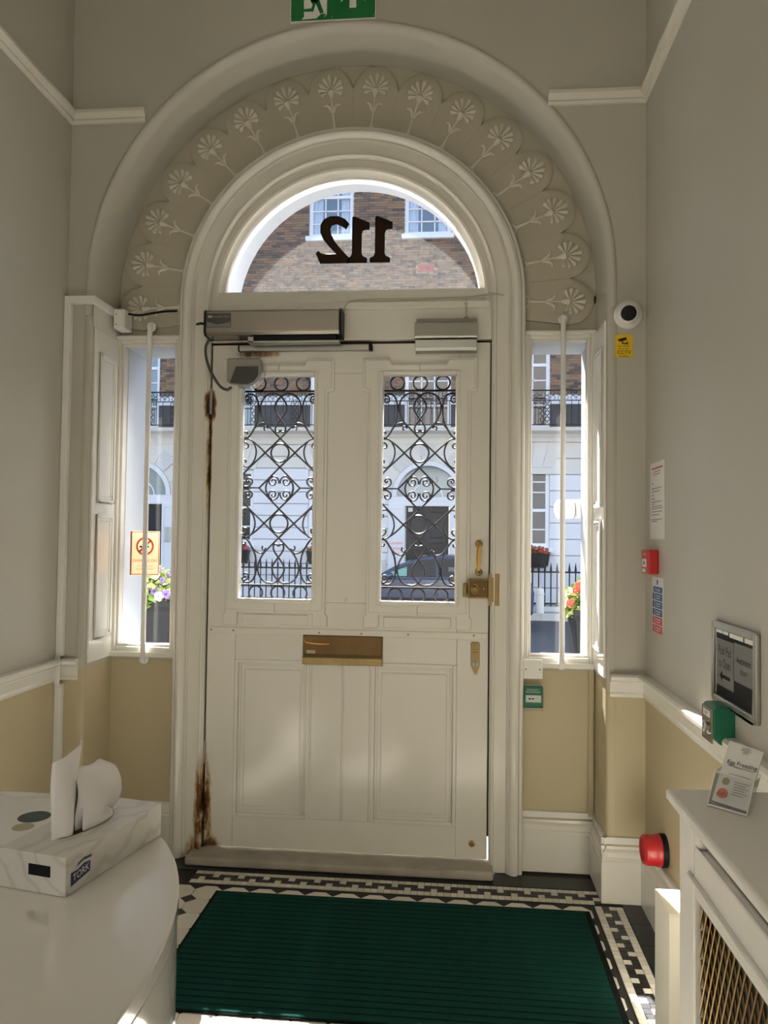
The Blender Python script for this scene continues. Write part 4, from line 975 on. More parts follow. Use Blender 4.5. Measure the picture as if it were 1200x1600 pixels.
# ================================================================== RECEPTION DESK
ZD = .86
def desk_outline(ins=0.0):
    cx, cy, a, b = -.95, -2.45, .55 - ins, .72 - ins
    pts = [(cx + a * math.sin(t), cy + b * math.cos(t)) for t in [math.pi / 2 * k / 28 for k in range(29)]]
    return [(XL + .024, -1.73 - ins)] + pts + [(-.40 - ins, -3.05), (XL + .024, -3.05)]
o = T('reception_desk', (-1.0, -2.4, 0), 'white glossy reception desk with a rounded end by the door', 'desk')
ob('worktop', MB().prism(desk_outline(), 'Z', ZD - .03, ZD), 'desk_white', o, bevel=.003, smooth=40)
ob('seam', MB().prism(desk_outline(.006), 'Z', ZD - .034, ZD - .03), 'dark_grey', o, smooth=40)
ob('front_panel', MB().prism(desk_outline(.002), 'Z', .06, ZD - .034), 'desk_white', o, smooth=40)
ob('plinth', MB().prism(desk_outline(.05), 'Z', .0005, .06), 'dark_grey', o, smooth=40)
# paper with coloured dots, and a black card
o = T('brochure', (-.95, -1.93, ZD), 'white brochure with dark green, tan and salmon dots lying on the desk', 'brochure')
cr_, sr_ = math.cos(.2), math.sin(.2)
bq = [(-1.22, -1.775), (-.815, -1.765), (-.775, -2.02), (-1.22, -2.05)]
ob('sheet', MB().prism([(x, y) for x, y in reversed(bq)], 'Z', ZD + .0005, ZD + .0025), 'paper', o)
for x, y, r, m_ in ((-.858, -1.880, .032, 'dark_green_print'), (-.850, -1.935, .021, 'tan'), (-.826, -1.832, .016, 'salmon')):
    ob('dot', MB().lathe([(r, 0), (r, .0004)], (x, y, ZD + .0025), n=28), m_, o)
ob('lettering', merge(text('London', .011, (-.858, -1.872, ZD + .003), (.98, -.2, 0), (.2, .98, 0)), text("Women's", .011, (-.858, -1.884, ZD + .003), (.98, -.2, 0), (.2, .98, 0))), 'ink_grey', o)
tag(ob('pen_tray', MB().prism([(-1.0, -2.42), (-.765, -2.40), (-.752, -2.225), (-1.0, -2.20)], 'Z', ZD + .0005, ZD + .012), 'black', bevel=.002), 'flat black tray beside the tissue box at the edge of view', 'tray')

# tissue box
u = Vector((.198, .980, 0)).normalized(); wv = Vector((-u.y, u.x, 0)); O = Vector((-.620, -2.203, ZD + .0005)); L_, W_, H_ = .272, .135, .063
def bx(s, t_, h_): return O + u * s + wv * t_ + Vector((0, 0, h_))
def lb_(s0, s1, t0, t1, h0, h1): return MB().box(s0, s1, t0, t1, h0, h1).map(lambda p: bx(p.x, p.y, p.z))
o = T('tissue_box', bx(L_ / 2, W_ / 2, 0), 'marbled cardboard tissue box on the white desk', 'tissue box')
ob('carton', lb_(0, L_, 0, W_, 0, H_), 'marble_print', o, bevel=.0015)
sl_ = [(.135 + .075 * math.cos(a) * 1.0, W_ / 2 + .022 * math.sin(a), H_) for a in [2 * math.pi * k / 28 for k in range(28)]]
ob('slot', MB().add([bx(a, b, c + .0006) for a, b, c in sl_], [tuple(range(28))]), 'dark_brass', o)
ob('end_label', lb_(-.0006, 0, .030, .073, .028, .046), 'black', o)
# brand mark on the long side: wave flag with the word
mk = MB().add([bx(s, -.0006, h_) for s, h_ in ((.012, .012), (.060, .020), (.060, .037), (.044, .039), (.028, .034), (.012, .034))], [(0, 1, 2, 3, 4, 5)])
mk.add([bx(s, -.0006, h_) for s, h_ in ((.024, .039), (.042, .044), (.062, .042), (.064, .046), (.044, .048), (.030, .045))], [(0, 1, 2, 3, 4, 5)])
ob('brand_mark', mk, 'navy', o)
ob('lettering', text('TORK', .0165, bx(.036, -.0010, .0265), (u + Vector((0, 0, .14))).normalized(), (0, 0, 1), sx=.92, thick=.0003), 'white', o)
# tissue: an upright folded leaf and a puffed-up fold
o2 = T('tissue', bx(.12, W_ / 2, H_), 'white paper tissue pulled up out of the marbled box', 'tissue')
rows = []
for i in range(15):
    q_ = i / 14; row = []
    for k in range(13):
        c = k / 12; s0 = .046 + .006 * math.sin(4 * q_ + 1) - .004 * q_; s1 = .104 + .010 * q_ + .003 * math.sin(6 * q_)
        s = s0 + (s1 - s0) * c
        hgt = H_ - .006 + (.142 + .022 * c) * q_
        t_ = W_ / 2 + .004 - .014 * math.sin(math.pi * c) - .008 * q_ + .003 * math.sin(8 * c + 4 * q_) + .03 * max(0, c - .9)
        row.append(bx(s, t_, hgt))
    rows.append(row)
f1 = ob('upright_fold', MB().grid(rows), 'tissue', o2, smooth=80); sm = f1.modifiers.new('solid', 'SOLIDIFY'); sm.thickness = .0012
rows = []
for k in range(31):                       # a puffed pillow: front sheet, over the top, back sheet
    v = math.pi * k / 30; q_ = math.sin(v) ** .55; side_ = math.cos(v); row = []
    for i in range(17):
        c = i / 16; s1 = .188 + .042 * math.sin(min(1, q_ * 1.15) * 2.2) - .030 * max(0, q_ - .86) / .14
        s = .098 + (s1 - .098) * c
        top = .112 * (1 - .10 * (2 * c - 1) ** 4 - .16 * max(0, c - .75) ** 2 * 16) 
        t_ = W_ / 2 - side_ * -.026 * math.sin(math.pi * (.12 + .80 * c)) * (.55 + .45 * math.sin(2.4 * q_)) + .003 * math.sin(9 * c + 6 * q_)
        row.append(bx(s, t_, H_ - .006 + top * q_ + .002 * math.sin(10 * c)))
    rows.append(row)
f2 = ob('puffed_fold', MB().grid(rows), 'tissue', o2, smooth=80); f2.modifiers.new('solid', 'SOLIDIFY').thickness = .0010
rows = []
for i in range(9):
    c = i / 8; rows.append([bx(.100 + .088 * c, W_ / 2 - .020 - .008 * math.sin(math.pi * c), H_ + .002 + (.048 * (1 - c) + .004) * (k / 5)) + wv * (.010 * k / 5) + u * (.012 * k / 5) for k in range(6)])
f3 = ob('low_fold', MB().grid(rows), 'tissue', o2, smooth=80); f3.modifiers.new('solid', 'SOLIDIFY').thickness = .0010

# globe pendant added out of view as fill light for the hall
def pendant(x, y, watts, label):
    z = 3.62
    p = T('fill_pendant', (x, y, z), label, 'lamp')
    ob('shade', MB().lathe([(.02, .16), (.10, .14), (.145, .06), (.15, 0), (.14, -.06), (.10, -.12), (.03, -.15)], (x, y, z), n=24), 'fill_opal', p, smooth=60)
    ob('flex', MB().tube([(x, y, z + .16), (x, y, CEIL)], .004, 6), 'black', p)
    ob('rose', MB().lathe([(.05, 0), (.04, -.03)], (x, y, CEIL), n=20), 'white_plastic', p, smooth=40)
    l = bpy.data.lights.new('fill_bulb', 'POINT'); l.energy = watts; l.shadow_soft_size = .16; l.color = (1.0, .90, .76)
    lo = bpy.data.objects.new('fill_bulb', l); COL.objects.link(lo); lo.location = (x, y, z - .32)
mlo = bpy.data.materials.new('fill_opal'); mlo.use_nodes = True; b_ = mlo.node_tree.nodes['Principled BSDF']; b_.inputs['Base Color'].default_value = (.85, .82, .75, 1); b_.inputs['Emission Color'].default_value = (1, .88, .7, 1); b_.inputs['Emission Strength'].default_value = 0.5
MATS['fill_opal'] = mlo
pendant(-.45, -5.2, PEND_W, 'added unseen globe pendant, fill light for the hall')

# ================================================================== STREET
struct('pavement', MB().box(-12, 10, .30, 4.2, -.4, -.10), 'step_dark', 'grey pavement outside the front door')
struct('front_step', MB().box(-1.6, .7, .10, .95, -.3, -.005), 'step_dark', 'dark front step outside the door')
struct('road', MB().box(-40, 40, 4.2, 12.75, -.5, -.25), 'asphalt', 'shaded asphalt street')
struct('pavement', MB().box(-40, 40, 12.75, 15.2, -.4, -.13), 'paving', 'pavement in front of the townhouses across the street')
kb = struct('kerb', MB().box(-40, 40, 12.64, 12.755, -.4, -.14), 'stucco_warm', 'pale stone kerb of the pavement across the street')
kst = mesh_of(MB().box(0, .89, 12.62, 12.76, -.3, -.11), 'kerb_stone'); kst.materials.append(MATS['stucco_warm'])
for k in range(16): q_ = ob('kerb_stone', kst, None, kb); q_.matrix_basis = Matrix.Translation((-9 + k * .9, 0, 0))

YB_ = 15.0
def pane_mat(nm, k):
    m = bpy.data.materials.new(nm); m.use_nodes = True; n = m.node_tree; n.nodes.clear()
    o = n.nodes.new('ShaderNodeOutputMaterial'); a = n.nodes.new('ShaderNodeBsdfTransparent'); b = n.nodes.new('ShaderNodeBsdfGlossy'); b.inputs['Roughness'].default_value = .03
    x = n.nodes.new('ShaderNodeMixShader'); x.inputs[0].default_value = k; n.links.new(a.outputs[0], x.inputs[1]); n.links.new(b.outputs[0], x.inputs[2]); n.links.new(x.outputs[0], o.inputs[0]); MATS[nm] = m
pane_mat('street_pane', .13); pane_mat('street_pane_low', .025)
def with_holes(x0, x1, z0, z1, holes, y0, y1):
    xs = sorted({x0, x1, *[v for h in holes for v in h[:2] if x0 < v < x1]}); zs = sorted({z0, z1, *[v for h in holes for v in h[2:4] if z0 < v < z1]}); mb = MB()
    for a, b in zip(xs, xs[1:]):
        run = None
        for c, d in zip(zs, zs[1:]):
            hit = any(h[0] < (a + b) / 2 < h[1] and h[2] < (c + d) / 2 < h[3] for h in holes)
            if not hit: mb.box(a, b, y0, y1, c, d)
    return mb
TH = thing('townhouse_terrace', (-2.5, YB_, -.13), 'brown brick and white stucco Georgian terrace across the street', 'building')
SECOND = [(-6.05, -4.93, 8.83, 10.9), (-3.655, -2.555, 8.83, 10.9), (-1.275, -.14, 8.83, 10.9), (1.15, 2.25, 8.83, 10.9)]
FIRST = [(-8.52, -7.40, 4.05, 7.0), (-6.05, -4.95, 4.05, 7.0), (-3.56, -2.45, 4.05, 7.0), (-1.23, -.11, 4.05, 7.0), (1.13, 2.25, 4.05, 7.0)]
GROUND = [(-6.10, -4.95, 1.22, 3.05), (-3.57, -2.45, 1.22, 3.05), (1.13, 2.25, 1.22, 3.12)]
HOLES = SECOND + FIRST
ob('wall', with_holes(-14, 9, 4.0, 14.2, HOLES, YB_ + .012, YB_ + .4), 'mortar', TH)
ob('parapet', MB().box(-14, 9, YB_ - .15, YB_ + .5, 14.2, 14.5), 'stucco_warm', TH)
# bricks in running bond
BW, BH = .205, .0645
near, rest = [], MB()
r = 0; z = 4.02
def vis(x, z_): return (-6.3 < x < 1.6 and 6.9 < z_ < 11.4) or (-9.6 < x < 4.2 and z_ < 6.9)
brm = mesh_of(MB().box(0.004, BW - .004, 0, .03, .004, BH - .004), 'brick'); brm.materials.append(MATS['brick'])
count = 0
while z < 11.4:
    x = -9.6 + (BW / 2 if r % 2 else 0)
    while x < 4.2:
        if vis(x, z):
            segs = [(x, x + BW)]
            for h_ in HOLES:
                if h_[2] - .02 < z + BH / 2 < h_[3]:
                    new = []
                    for a, b in segs:
                        if b <= h_[0] or a >= h_[1]: new.append((a, b)); continue
                        if a < h_[0]: new.append((a, h_[0]))
                        if b > h_[1]: new.append((h_[1], b))
                    segs = new
            for a, b in segs:
                if b - a < .03: continue
                whole = abs(b - a - BW) < 1e-6
                air = -.97 < (a + b) / 2 < -.54 and 7.9 < z + BH / 2 < 8.11
                if air: continue
                if whole and count < 300 and ((-3.5 < x < -.4 and 7.45 < z < 8.62) or (2.25 < x < 2.9 and z < 5.6)):
                    bo = ob('brick', brm, None, TH); bo.matrix_basis = Matrix.Translation((x, YB_ - .004 + random.uniform(-.002, .002), z)); count += 1
                else: rest.box(a + .004, b - .004, YB_ - .004, YB_ + .02, z + .004, z + BH - .004)
        x += BW
    z += BH; r += 1
so_ = ob('brickwork', rest, 'brick', TH); so_['kind'] = 'stuff'
for k in range(2): ob('air_brick', MB().box(-.96 + .21 * k, -.76 + .21 * k, YB_ - .006, YB_ + .02, 7.915, 8.10), 'airbrick', TH)

def sash(h_, cols, bars, sill=True, curtains=False, dark='room_dark', meet=None):
    x0, x1, z0, z1 = h_; yf = YB_ + .07
    w = ob('window', MB().frame(x0, x1, z0, z1, .085, yf, yf + .10), 'sash', TH)
    zr = [z0 + .06] + bars + [z1 - .06]
    xs = [x0 + .085 + (x1 - x0 - .17) * k / cols for k in range(cols + 1)]
    g_ = MB()
    for xx in xs[1:-1]: g_.box(xx - .014, xx + .014, yf + .02, yf + .07, z0, z1)
    for zz_ in bars: g_.box(x0 + .05, x1 - .05, yf + .02, yf + .07, zz_ - .014, zz_ + .014)
    if meet: g_.box(x0 + .05, x1 - .05, yf + .005, yf + .09, meet - .035, meet + .035)
    g_.box(x0 + .05, x1 - .05, yf + .01, yf + .08, z0, z0 + .11)
    ob('glazing_bars', g_, 'sash', w)
    for a, b in zip(xs, xs[1:]):
        for c, d in zip(zr, zr[1:]): ob('pane', MB().box(a, b, yf + .045, yf + .05, c, d), 'street_pane' if z0 > 4 else 'street_pane_low', w)
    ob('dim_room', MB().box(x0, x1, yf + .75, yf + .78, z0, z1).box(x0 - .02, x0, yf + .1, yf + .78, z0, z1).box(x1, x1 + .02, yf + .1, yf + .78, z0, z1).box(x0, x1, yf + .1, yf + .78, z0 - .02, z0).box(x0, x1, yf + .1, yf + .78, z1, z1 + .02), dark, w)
    if sill: ob('sill', MB().box(x0 - .07, x1 + .07, YB_ - .10, YB_ + .12, z0 - .11, z0 + .005), 'sash', w)
    if curtains:
        for a, b in ((x0 + .08, x0 + .32), (x1 - .32, x1 - .08)):
            pts = [(a + (b - a) * k / 12, yf + .13 + .02 * math.sin(k * 1.9)) for k in range(13)]
            ob('curtain', MB().grid([[(x, y, z0 + .03) for x, y in pts], [(x, y, z1) for x, y in pts]]), 'curtain', w)
    return w
for h_ in SECOND: sash(h_, 3, [9.20, 9.52, 10.22, 10.55], curtains=True, meet=9.86)
for h_ in FIRST: sash(h_, 3, [4.65, 5.25, 6.1, 6.5], sill=False, meet=5.62)
for h_ in GROUND: sash(h_, 3, [1.66, 2.55, 2.80], meet=2.12)

# rusticated stucco ground floor, block by block
DOORS = [(-1.60, .30), (-9.0, -6.95)]
ob('stucco_base', with_holes(-14, 9, -.13, 4.0, [(a - .0, b + .0, c, d) for a, b, c, d in GROUND] + [(-1.19, -.12, -.13, 3.3), (-8.6, -7.2, -.13, 3.3)], YB_ + .02, YB_ + .4), 'groove', TH)
def courses(xa, xb, z0, pitch, n, openings):
    for k in range(n):
        c, d = z0 + k * pitch, z0 + (k + 1) * pitch - .022
        if d > 3.98: d = 3.98
        segs = [(xa, xb)]
        for a, b, e, f_ in openings:
            if e < (c + d) / 2 < f_:
                segs = [s_ for q in segs for s_ in ([(q[0], min(q[1], a))] if q[0] < a else []) + ([(max(q[0], b), q[1])] if q[1] > b else [])]
        for a, b in segs:
            if b - a > .05: bevel_mod(ob('stucco_course', MB().box(a, b, YB_ - .02, YB_ + .03, c, d), 'stucco' if d < 3.3 else 'stucco_warm', TH), .008, 1)
op = GROUND + [(-1.60, .30, -1, 3.45), (-9.0, -6.95, -1, 3.45)]
courses(-10, 1.0, -.10, .2915, 14, op)
courses(1.0, 4.5, -.10, .385, 11, op)
ob('cornice', MB().prism([(YB_ + .05, 3.86), (YB_ - .06, 3.86), (YB_ - .10, 3.93), (YB_ - .42, 3.97), (YB_ - .45, 4.05), (YB_ + .05, 4.05)], 'X', -12, 7), 'stucco_warm', TH)
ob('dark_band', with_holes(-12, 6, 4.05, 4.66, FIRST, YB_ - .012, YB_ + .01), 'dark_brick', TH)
ob('sill_band', with_holes(-12, 6, 4.66, 4.88, FIRST, YB_ - .03, YB_ + .01), 'sash', TH)
# voussoirs over the ground floor windows
for a, b, c, d in GROUND:
    cx = (a + b) / 2
    for k in (-2, -1, 0, 1, 2):
        x0_, x1_ = cx + (k - .5) * .25, cx + (k + .5) * .25; t0, t1 = cx + (k - .5) * .36, cx + (k + .5) * .36
        bevel_mod(ob('voussoir', MB().prism([(x0_ + .008, d + .02), (x1_ - .008, d + .02), (t1 - .008, d + .62), (t0 + .008, d + .62)], 'Y', YB_ - .035, YB_ + .02), 'stucco_warm', TH), .008, 1)

def entrance(x0, x1, n_):
    cx = (x0 + x1) / 2; wd = (x1 - x0) / 2
    dr = ob('entrance_door', MB().box(x0, x1, YB_ + .16, YB_ + .21, -.10, 2.19), 'door_black', TH)
    for s in (-1, 1):
        for za, zb_ in ((.10, .62), (.80, 1.32), (1.42, 2.06)):
            a, b = (cx + s * .06, cx + s * (wd - .10)); a, b = min(a, b), max(a, b)
            ob('door_panel', MB().frame(a, b, za, zb_, .03, YB_ + .14, YB_ + .165), 'door_black', dr, bevel=.006)
    ob('letter_plate', MB().box(cx - .11, cx + .06, YB_ + .14, YB_ + .16, .92, 1.0), 'brass', dr)
    ob('door_number_notice', MB().box(x0 + .05, x0 + .16, YB_ + .155, YB_ + .16, 2.06, 2.16), 'white', dr)
    pl = ob('entrance_surround', MB().box(x0 - .42, x0 - .01, YB_ - .10, YB_ + .3, -.12, 2.24).box(x1 + .01, x1 + .42, YB_ - .10, YB_ + .3, -.12, 2.24).box(x0 - .42, x1 + .42, YB_ - .06, YB_ + .3, 2.19, 2.42), 'stucco', TH, bevel=.015)
    ob('recessed_panel', MB().frame(x0 - .38, x0 - .05, .1, 2.15, .03, YB_ - .115, YB_ - .095).frame(x1 + .05, x1 + .38, .1, 2.15, .03, YB_ - .115, YB_ - .095), 'stucco', pl)
    ra = .80; zc_ = 2.42
    arc = [math.pi * k / 28 for k in range(29)]
    gf = ob('fanlight', MB().prism([(cx + (ra - .04) * math.cos(t_), zc_ + (ra - .04) * math.sin(t_)) for t_ in arc], 'Y', YB_ + .17, YB_ + .19), 'far_glass_green', TH)
    ob('fan_rib', MB().tube([(cx + .36 * math.cos(t_), YB_ + .16, zc_ + .36 * math.sin(t_)) for t_ in arc], .02, 6), 'sash', gf)
    ob('number', text(n_, .19, (cx + .12, YB_ + .165, zc_ + .42), (1, 0, 0), (0, 0, 1)), 'ink_grey', gf)
    # arch ring wall round the fanlight
    ring = MB()
    for a, b in zip(arc, arc[1:]):
        P = [(cx + q * math.cos(t_), zc_ + q * math.sin(t_)) for q, t_ in ((ra - .05, a), (ra + .06, a), (ra + .06, b), (ra - .05, b))]
        ring.prism(P, 'Y', YB_ - .06, YB_ + .2)
    ob('arch_moulding', ring, 'stucco', TH)
    nb = 9
    for k in range(nb):
        a, b = math.pi * (k + .06) / nb, math.pi * (k + .94) / nb
        ro = 1.30 if k % 2 == 0 else 1.22
        poly = [(cx + q * math.cos(t_), min(3.84, zc_ + q * math.sin(t_))) for q, t_ in ((ra + .07, a), (ro, a), (ro, (a + b) / 2), (ro, b), (ra + .07, b), (ra + .07, (a + b) / 2))]
        ob('arch_block', MB().prism(poly, 'Y', YB_ - (.05 if k % 2 == 0 else .03), YB_ + .03), 'vermic' if k % 2 == 0 else 'stucco_warm', TH, bevel=.01)
    ob('spandrel', MB().prism([(cx - 1.36, 2.42), (cx - 1.36, 3.85), (cx + 1.36, 3.85), (cx + 1.36, 2.42), (cx + ra, 2.42)] + [(cx + ra * math.cos(t_), zc_ + ra * math.sin(t_)) for t_ in arc], 'Y', YB_ - .01, YB_ + .1), 'stucco_warm', TH)
    for s in (-1, 1):
        xx = cx + s * (wd + .62)
        for zz_ in (.55, 1.30): ob('quoin', MB().box(xx - .16, xx + .16, YB_ - .045, YB_ + .02, zz_, zz_ + .34), 'vermic', TH, bevel=.01)
    return pl
E1 = entrance(-1.175, -.135, '115'); E2 = entrance(-8.55, -7.25, '115')
ob('lettering', merge(text('London', .105, (-1.39, YB_ - .118, 1.30), (1, 0, 0), (0, 0, 1)), text("Women's", .105, (-1.39, YB_ - .118, 1.17), (1, 0, 0), (0, 0, 1)), text('Clinic', .105, (-1.39, YB_ - .118, 1.04), (1, 0, 0), (0, 0, 1))), 'salmon', E1)
ob('entry_phone', MB().box(-7.14, -7.0, YB_ - .13, YB_ - .09, 1.25, 1.62), 'aluminium', E2, bevel=.01)

# iron balcony of the first floor
BA = thing('balcony_railing', (-3, 14.55, 4.05), 'black ironwork balcony railing along the first floor across the street', 'railing')
yb = 14.60
ob('top_rail', MB().box(-11, 6, yb - .015, yb + .015, 4.90, 4.93), 'iron', BA); ob('rail', MB().box(-11, 6, yb - .010, yb + .010, 4.67, 4.69), 'iron', BA); ob('bottom_rail', MB().box(-11, 6, yb - .010, yb + .010, 4.10, 4.12), 'iron', BA)
fz = MB()
def arcp(cx, cz, r_, a0, a1, n_=8): return [(cx + r_ * math.cos(math.radians(a0 + (a1 - a0) * k / n_)), 0, cz + r_ * math.sin(math.radians(a0 + (a1 - a0) * k / n_))) for k in range(n_ + 1)]
for s in (-1, 1):
    fz.tube([(s * p[0], p[1], p[2]) for p in arcp(.07, .06, .05, 200, -60)], .008, 4); fz.tube([(s * p[0], p[1], p[2]) for p in arcp(.07, .16, .045, 160, 420)], .008, 4)
fz.tube([(0, 0, .0), (0, 0, .22)], .007, 4)
fzm = mesh_of(fz, 'frieze_scroll'); fzm.materials.append(MATS['iron'])
for k in range(46):
    q_ = ob('frieze_scroll', fzm, None, BA); q_.matrix_basis = Matrix.Translation((-9.2 + k * .30, yb, 4.685))
pv = MB()
for k in range(4):
    c = .07 + k * .145
    pv.tube([(-.06, 0, c - .06), (0, 0, c), (-.06, 0, c + .06)], .008, 4).tube([(.06, 0, c - .06), (0, 0, c), (.06, 0, c + .06)], .008, 4)
    pv.tube(arcp(0, c + .07, .045, 0, 360, 10), .007, 4)
for s in (-.085, .085): pv.tube([(s, 0, 0), (s, 0, .58)], .009, 4)
pvm = mesh_of(pv, 'scroll_panel'); pvm.materials.append(MATS['iron'])
for k in range(13):
    q_ = ob('scroll_panel', pvm, None, BA); q_.matrix_basis = Matrix.Translation((-8.86 + k * 1.0, yb, 4.10))
bal = mesh_of(MB().tube([(0, 0, 0), (0, 0, .58)], .008, 5), 'baluster'); bal.materials.append(MATS['iron'])
for k in range(13):
    for j_ in (.28, .42, .56, .72): q_ = ob('baluster', bal, None, BA); q_.matrix_basis = Matrix.Translation((-8.86 + k * 1.0 + j_, yb, 4.10))

# area railings with spear heads
spear = mesh_of(MB().tube([(0, 0, 0), (0, 0, .70), (0, 0, .76), (0, 0, .78), (0, 0, .84), (0, 0, .97)], [.014, .014, .014, .026, .022, .002], 6), 'railing_bar'); spear.materials.append(MATS['iron'])
def railing(x0, x1, label):
    R_ = thing('street_railing', (x0, 13.5, -.12), label, 'railing', 'spear-headed railings across the street')
    n_ = int((x1 - x0) / .132)
    for k in range(n_ + 1): q_ = ob('railing_bar', spear, None, R_); q_.matrix_basis = Matrix.Translation((x0 + k * .132, 13.5, -.04))
    ob('rail', MB().box(x0 - .03, x0 + n_ * .132 + .03, 13.485, 13.515, .70, .735), 'iron', R_); ob('rail', MB().box(x0 - .03, x0 + n_ * .132 + .03, 13.485, 13.515, .02, .05), 'iron', R_)
    ob('kerb_stone', MB().box(x0 - .1, x0 + n_ * .132 + .1, 13.40, 13.60, -.13, -.03), 'stucco_warm', R_)
railing(-5.8, -2.3, 'black spear-headed railing in front of the pale stucco wall across the street')
railing(1.05, 3.6, 'black spear-headed railing behind the sunny planter across the street')

# window boxes
def flowers(par, cx, cy, cz, wx, wy, h, nl, nf, leafm, fl, rs, size=.035):
    rn = random.Random(rs); lm = [MB() for _ in leafm]; fm = [MB() for _ in fl]
    for _ in range(nl):
        a = rn.uniform(0, 6.283); b = math.sqrt(rn.random()); p = Vector((cx + wx * b * math.cos(a), cy + wy * b * math.sin(a), cz + h * (rn.random() ** .8) * (1 - .5 * b * b)))
        d = Vector((rn.uniform(-1, 1), rn.uniform(-1, 1), rn.uniform(-.3, .8))).normalized(); e = d.orthogonal().normalized(); f_ = d.cross(e); s = size * rn.uniform(.6, 1.3)
        rn.choice(lm).add([p - d * s, p + e * s * .55 + f_ * s * .12, p + d * s, p - e * s * .55 + f_ * s * .12], [(0, 1, 2), (0, 2, 3)])
    for _ in range(nf):
        a = rn.uniform(0, 6.283); b = math.sqrt(rn.random()); p = Vector((cx + wx * b * math.cos(a), cy - wy * .6 + wy * .8 * b * math.sin(a), cz + h * (.35 + .7 * rn.random()) * (1 - .4 * b * b)))
        m_ = rn.choice(fm); s = size * rn.uniform(.5, .9)
        for k in range(5):
            t_ = 2 * math.pi * k / 5; c = p + Vector((math.cos(t_), -.3, math.sin(t_))) * s * .6
            m_.ball(c, s * .5, s * .3, s * .5, 5, 3)
    for m_, n_ in zip(lm, leafm):
        q_ = ob('leaves', m_, n_, par); q_['kind'] = 'stuff'
    for m_, n_ in zip(fm, fl):
        q_ = ob('blossoms', m_, n_, par); q_['kind'] = 'stuff'
for (a, b, c, d), fl, lab in zip(GROUND, (['flower_pink'], ['flower_pink', 'flower_red'], ['flower_red']), ('pink flowers', 'pink and red flowers', 'red flowers')):
    place = {'pink flowers': 'at the leftmost sash', 'pink and red flowers': 'at the sash beside the black door', 'red flowers': 'at the rightmost sash'}[lab]
    wb = thing('window_box', ((a + b) / 2, 14.8, .72), 'window box of %s %s opposite' % (lab, place), 'window box', 'window boxes across the street')
    ob('trough', MB().prism([(a + .06, .80), (b - .06, .80), (b - .02, 1.08), (a + .02, 1.08)], 'Y', 14.70, 14.90), 'black', wb, bevel=.01)
    ob('bracket', MB().box(a + .1, b - .1, 14.72, 14.995, .76, .80), 'iron', wb)
    flowers(wb, (a + b) / 2, 14.78, 1.04, (b - a) / 2, .12, .26, 260, 40, ['leaf_dark', 'leaf'], fl, 5 + int(a), .05)

# planters either side of the front door, in the sun
def planter(cx, cy, label, seed, fl, rot):
    p = thing('planter', (cx, cy, -.005), label, 'planter', 'black planters by the front door')
    w0, w1 = .11, .165
    ob('pot', MB().add([(cx + s * w, cy + t_ * w, z) for z, w in ((-.005, w0), (1.00, w1), (1.03, w1 + .012), (1.06, w1 + .012), (1.06, w1 - .02), (.98, w1 - .03)) for s, t_ in ((-1, -1), (1, -1), (1, 1), (-1, 1))], [tuple(range(3, -1, -1))] + [(i * 4 + k, i * 4 + (k + 1) % 4, (i + 1) * 4 + (k + 1) % 4, (i + 1) * 4 + k) for i in range(5) for k in range(4)]), 'black', p)
    ob('soil', MB().box(cx - w1 + .03, cx + w1 - .03, cy - w1 + .03, cy + w1 - .03, 1.0, 1.04), 'tan', p)
    flowers(p, cx, cy, 1.01, .22, .20, .24, 900, 46, ['leaf', 'leaf_pale'], fl, seed, .034)
planter(.83, 1.0, 'tall black planter with red and white flowers outside the window by the lock', 11, ['flower_white', 'flower_red', 'flower_red'], 0)
planter(-1.80, 1.05, 'tall black planter with white and violet flowers outside the no smoking window', 12, ['flower_white', 'flower_white', 'flower_violet'], 0)

# outdoor camera on the reveal
o = thing('bullet_camera', (.60, .36, 1.6), 'white bullet camera mounted on the outer wall beside the planter', 'camera')
ob('body', MB().lathe([(.0, -.012), (.028, -.006), (.046, .005), (.046, .075), (.044, .078), (.046, .081), (.046, .13), (.040, .135)], (.495, .375, 1.592), (1, .10, .03), 24), 'white_plastic', o, smooth=40)
ob('band', MB().lathe([(.0466, 0), (.0466, .003)], (.575, .383, 1.5945), (1, .10, .03), 24), 'black', o)
ob('bracket', MB().box(.585, .645, .301, .36, 1.55, 1.63), 'white_plastic', o, bevel=.006)
ob('conduit', MB().lathe([(.012, 0), (.012, 1.5)], (.618, .325, .05), n=12), 'white_plastic', o, smooth=60)

# cream bollard at the far kerb
o = thing('bollard', (1.82, 13.0, -.13), 'short cream bollard on the pavement across the street', 'bollard')
ob('post', MB().lathe([(.085, 0), (.085, .46), (.07, .52), (.0, .54)], (1.82, 13.0, -.129), n=20), 'cream', o, smooth=50)
ob('collar', MB().lathe([(.092, .38), (.095, .40), (.092, .42)], (1.82, 13.0, -.129), n=20), 'cream', o)

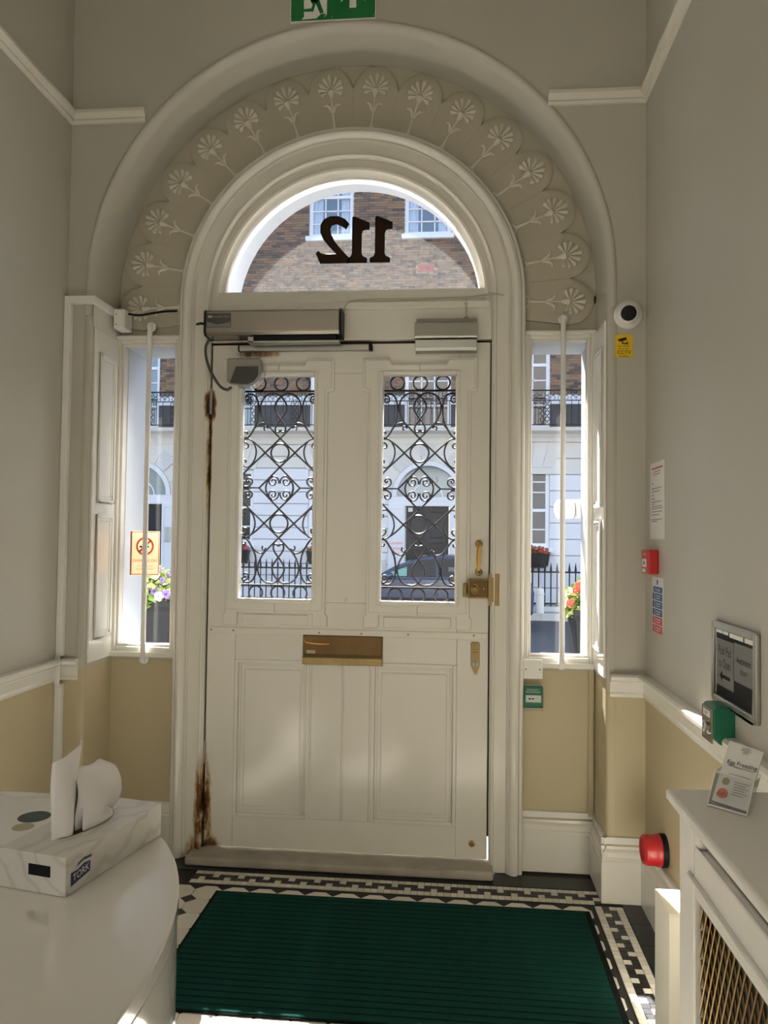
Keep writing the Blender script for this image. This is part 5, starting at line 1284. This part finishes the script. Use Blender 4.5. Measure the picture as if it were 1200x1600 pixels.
# parked car
C = thing('parked_car', (-.5, 11.3, -.25), 'dark blue hatchback parked across the street with a mint card in its window', 'car')
g0 = -.25
side = [(-2.42, .10), (-2.44, .28), (-2.36, .50), (-2.10, .60), (-1.52, .68), (-1.44, .70), (1.20, .72), (1.40, .66), (1.45, .45), (1.43, .08), (1.28, -.02), (-2.3, -.02)]
y0, y1 = 10.5, 12.2
def taper(poly, ins):
    return poly
def carshell(poly, ya, yb2, ins):
    n_ = len(poly); vs = []
    for y, k in ((ya, ins), (ya + .09, 0), (yb2 - .09, 0), (yb2, ins)):
        cx = sum(p[0] for p in poly) / n_; cz = sum(p[1] for p in poly) / n_
        vs += [(cx + (p[0] - cx) * (1 - k), y, cz + (p[1] - cz) * (1 - k * 1.4)) for p in poly]
    fs = [tuple(range(n_ - 1, -1, -1)), tuple(range(3 * n_, 4 * n_))] + [(i * n_ + k, i * n_ + (k + 1) % n_, (i + 1) * n_ + (k + 1) % n_, (i + 1) * n_ + k) for i in range(3) for k in range(n_)]
    return MB().add(vs, fs)
ob('body', carshell(side, y0, y1, .03), 'car_paint', C, bevel=.03, smooth=45)
roof = [(-1.50, .68), (-1.10, .90), (-.66, 1.06), (-.2, 1.12), (.45, 1.11), (.95, 1.00), (1.30, .70)]
def cabin(poly, inset, ya, yb2):
    n_ = len(poly); vs = []
    for y, s in ((ya, -1), (yb2, 1)): vs += [(p[0], y - s * (inset * max(0, (p[1] - .68) / .44)), p[1]) for p in poly]
    return MB().add(vs, [tuple(range(n_ - 1, -1, -1)), tuple(range(n_, 2 * n_))] + [(k, (k + 1) % n_, n_ + (k + 1) % n_, n_ + k) for k in range(n_)])
ob('cabin', cabin(roof, .20, y0 + .05, y1 - .05), 'car_paint', C, bevel=.03, smooth=45)
def side_glass(pts, nm='side_window', m_='car_glass'):
    return ob(nm, MB().add([(x, y0 + .05 + .20 * (z - .68) / .44 - .012, z) for x, z in pts], [tuple(range(len(pts)))]), m_, C)
side_glass([(-1.28, .72), (-.98, .89), (-.62, 1.015), (-.35, 1.05), (-.32, .72)]); side_glass([(-.26, .72), (-.29, 1.055), (.42, 1.05), (.50, .72)]); side_glass([(.56, .73), (.48, 1.04), (.85, .97), (1.08, .74)])
ob('windscreen', MB().add([(-1.53, y0 + .12, .69), (-1.53, y1 - .12, .69), (-.70, y1 - .25, 1.055), (-.70, y0 + .25, 1.055)], [(0, 1, 2, 3)]), 'car_glass', C)
side_glass([(-1.15, .73), (-1.15, .80), (-.86, .90), (-.86, .73)], 'mint_card', 'mint'); C.children[-1].location.y = -.004
side_glass([(-.10, .82), (-.10, .90), (.12, .90), (.12, .82)], 'window_label', 'paper_grey'); C.children[-1].location.y = -.004
ob('mirror', MB().ball((-1.18, y0 - .06, .74), .09, .06, .06, 10, 6), 'car_paint', C, smooth=60)
ob('headlamp', MB().ball((-2.28, y0 + .12, .46), .16, .10, .06, 10, 6), 'chrome', C, smooth=60)
ob('trim_strip', MB().box(-2.0, 1.2, y0 - .008, y0 + .01, .30, .34), 'black', C); ob('door_handle', MB().box(-.42, -.28, y0 - .02, y0, .58, .605), 'car_paint', C); ob('door_line', MB().box(-.30, -.29, y0 - .004, y0 + .01, .05, .70).box(.52, .53, y0 - .004, y0 + .01, .1, .70), 'black', C)
for xw in (-1.72, .78):
    for yw, s in ((y0 + .02, -1), (y1 - .02, 1)):
        wh = ob('wheel', MB().lathe([(.20, -.10), (.30, -.10), (.315, -.06), (.315, .06), (.30, .10), (.20, .10)], (xw, yw - s * .06, g0 + .315), (0, 1, 0), 24), 'tyre', C, smooth=40)
        ob('hub', MB().lathe([(.20, 0), (.19, .02), (.08, .03), (0, .035)], (xw, yw + s * .02, g0 + .315), (0, s, 0), 20), 'chrome', wh, smooth=40)
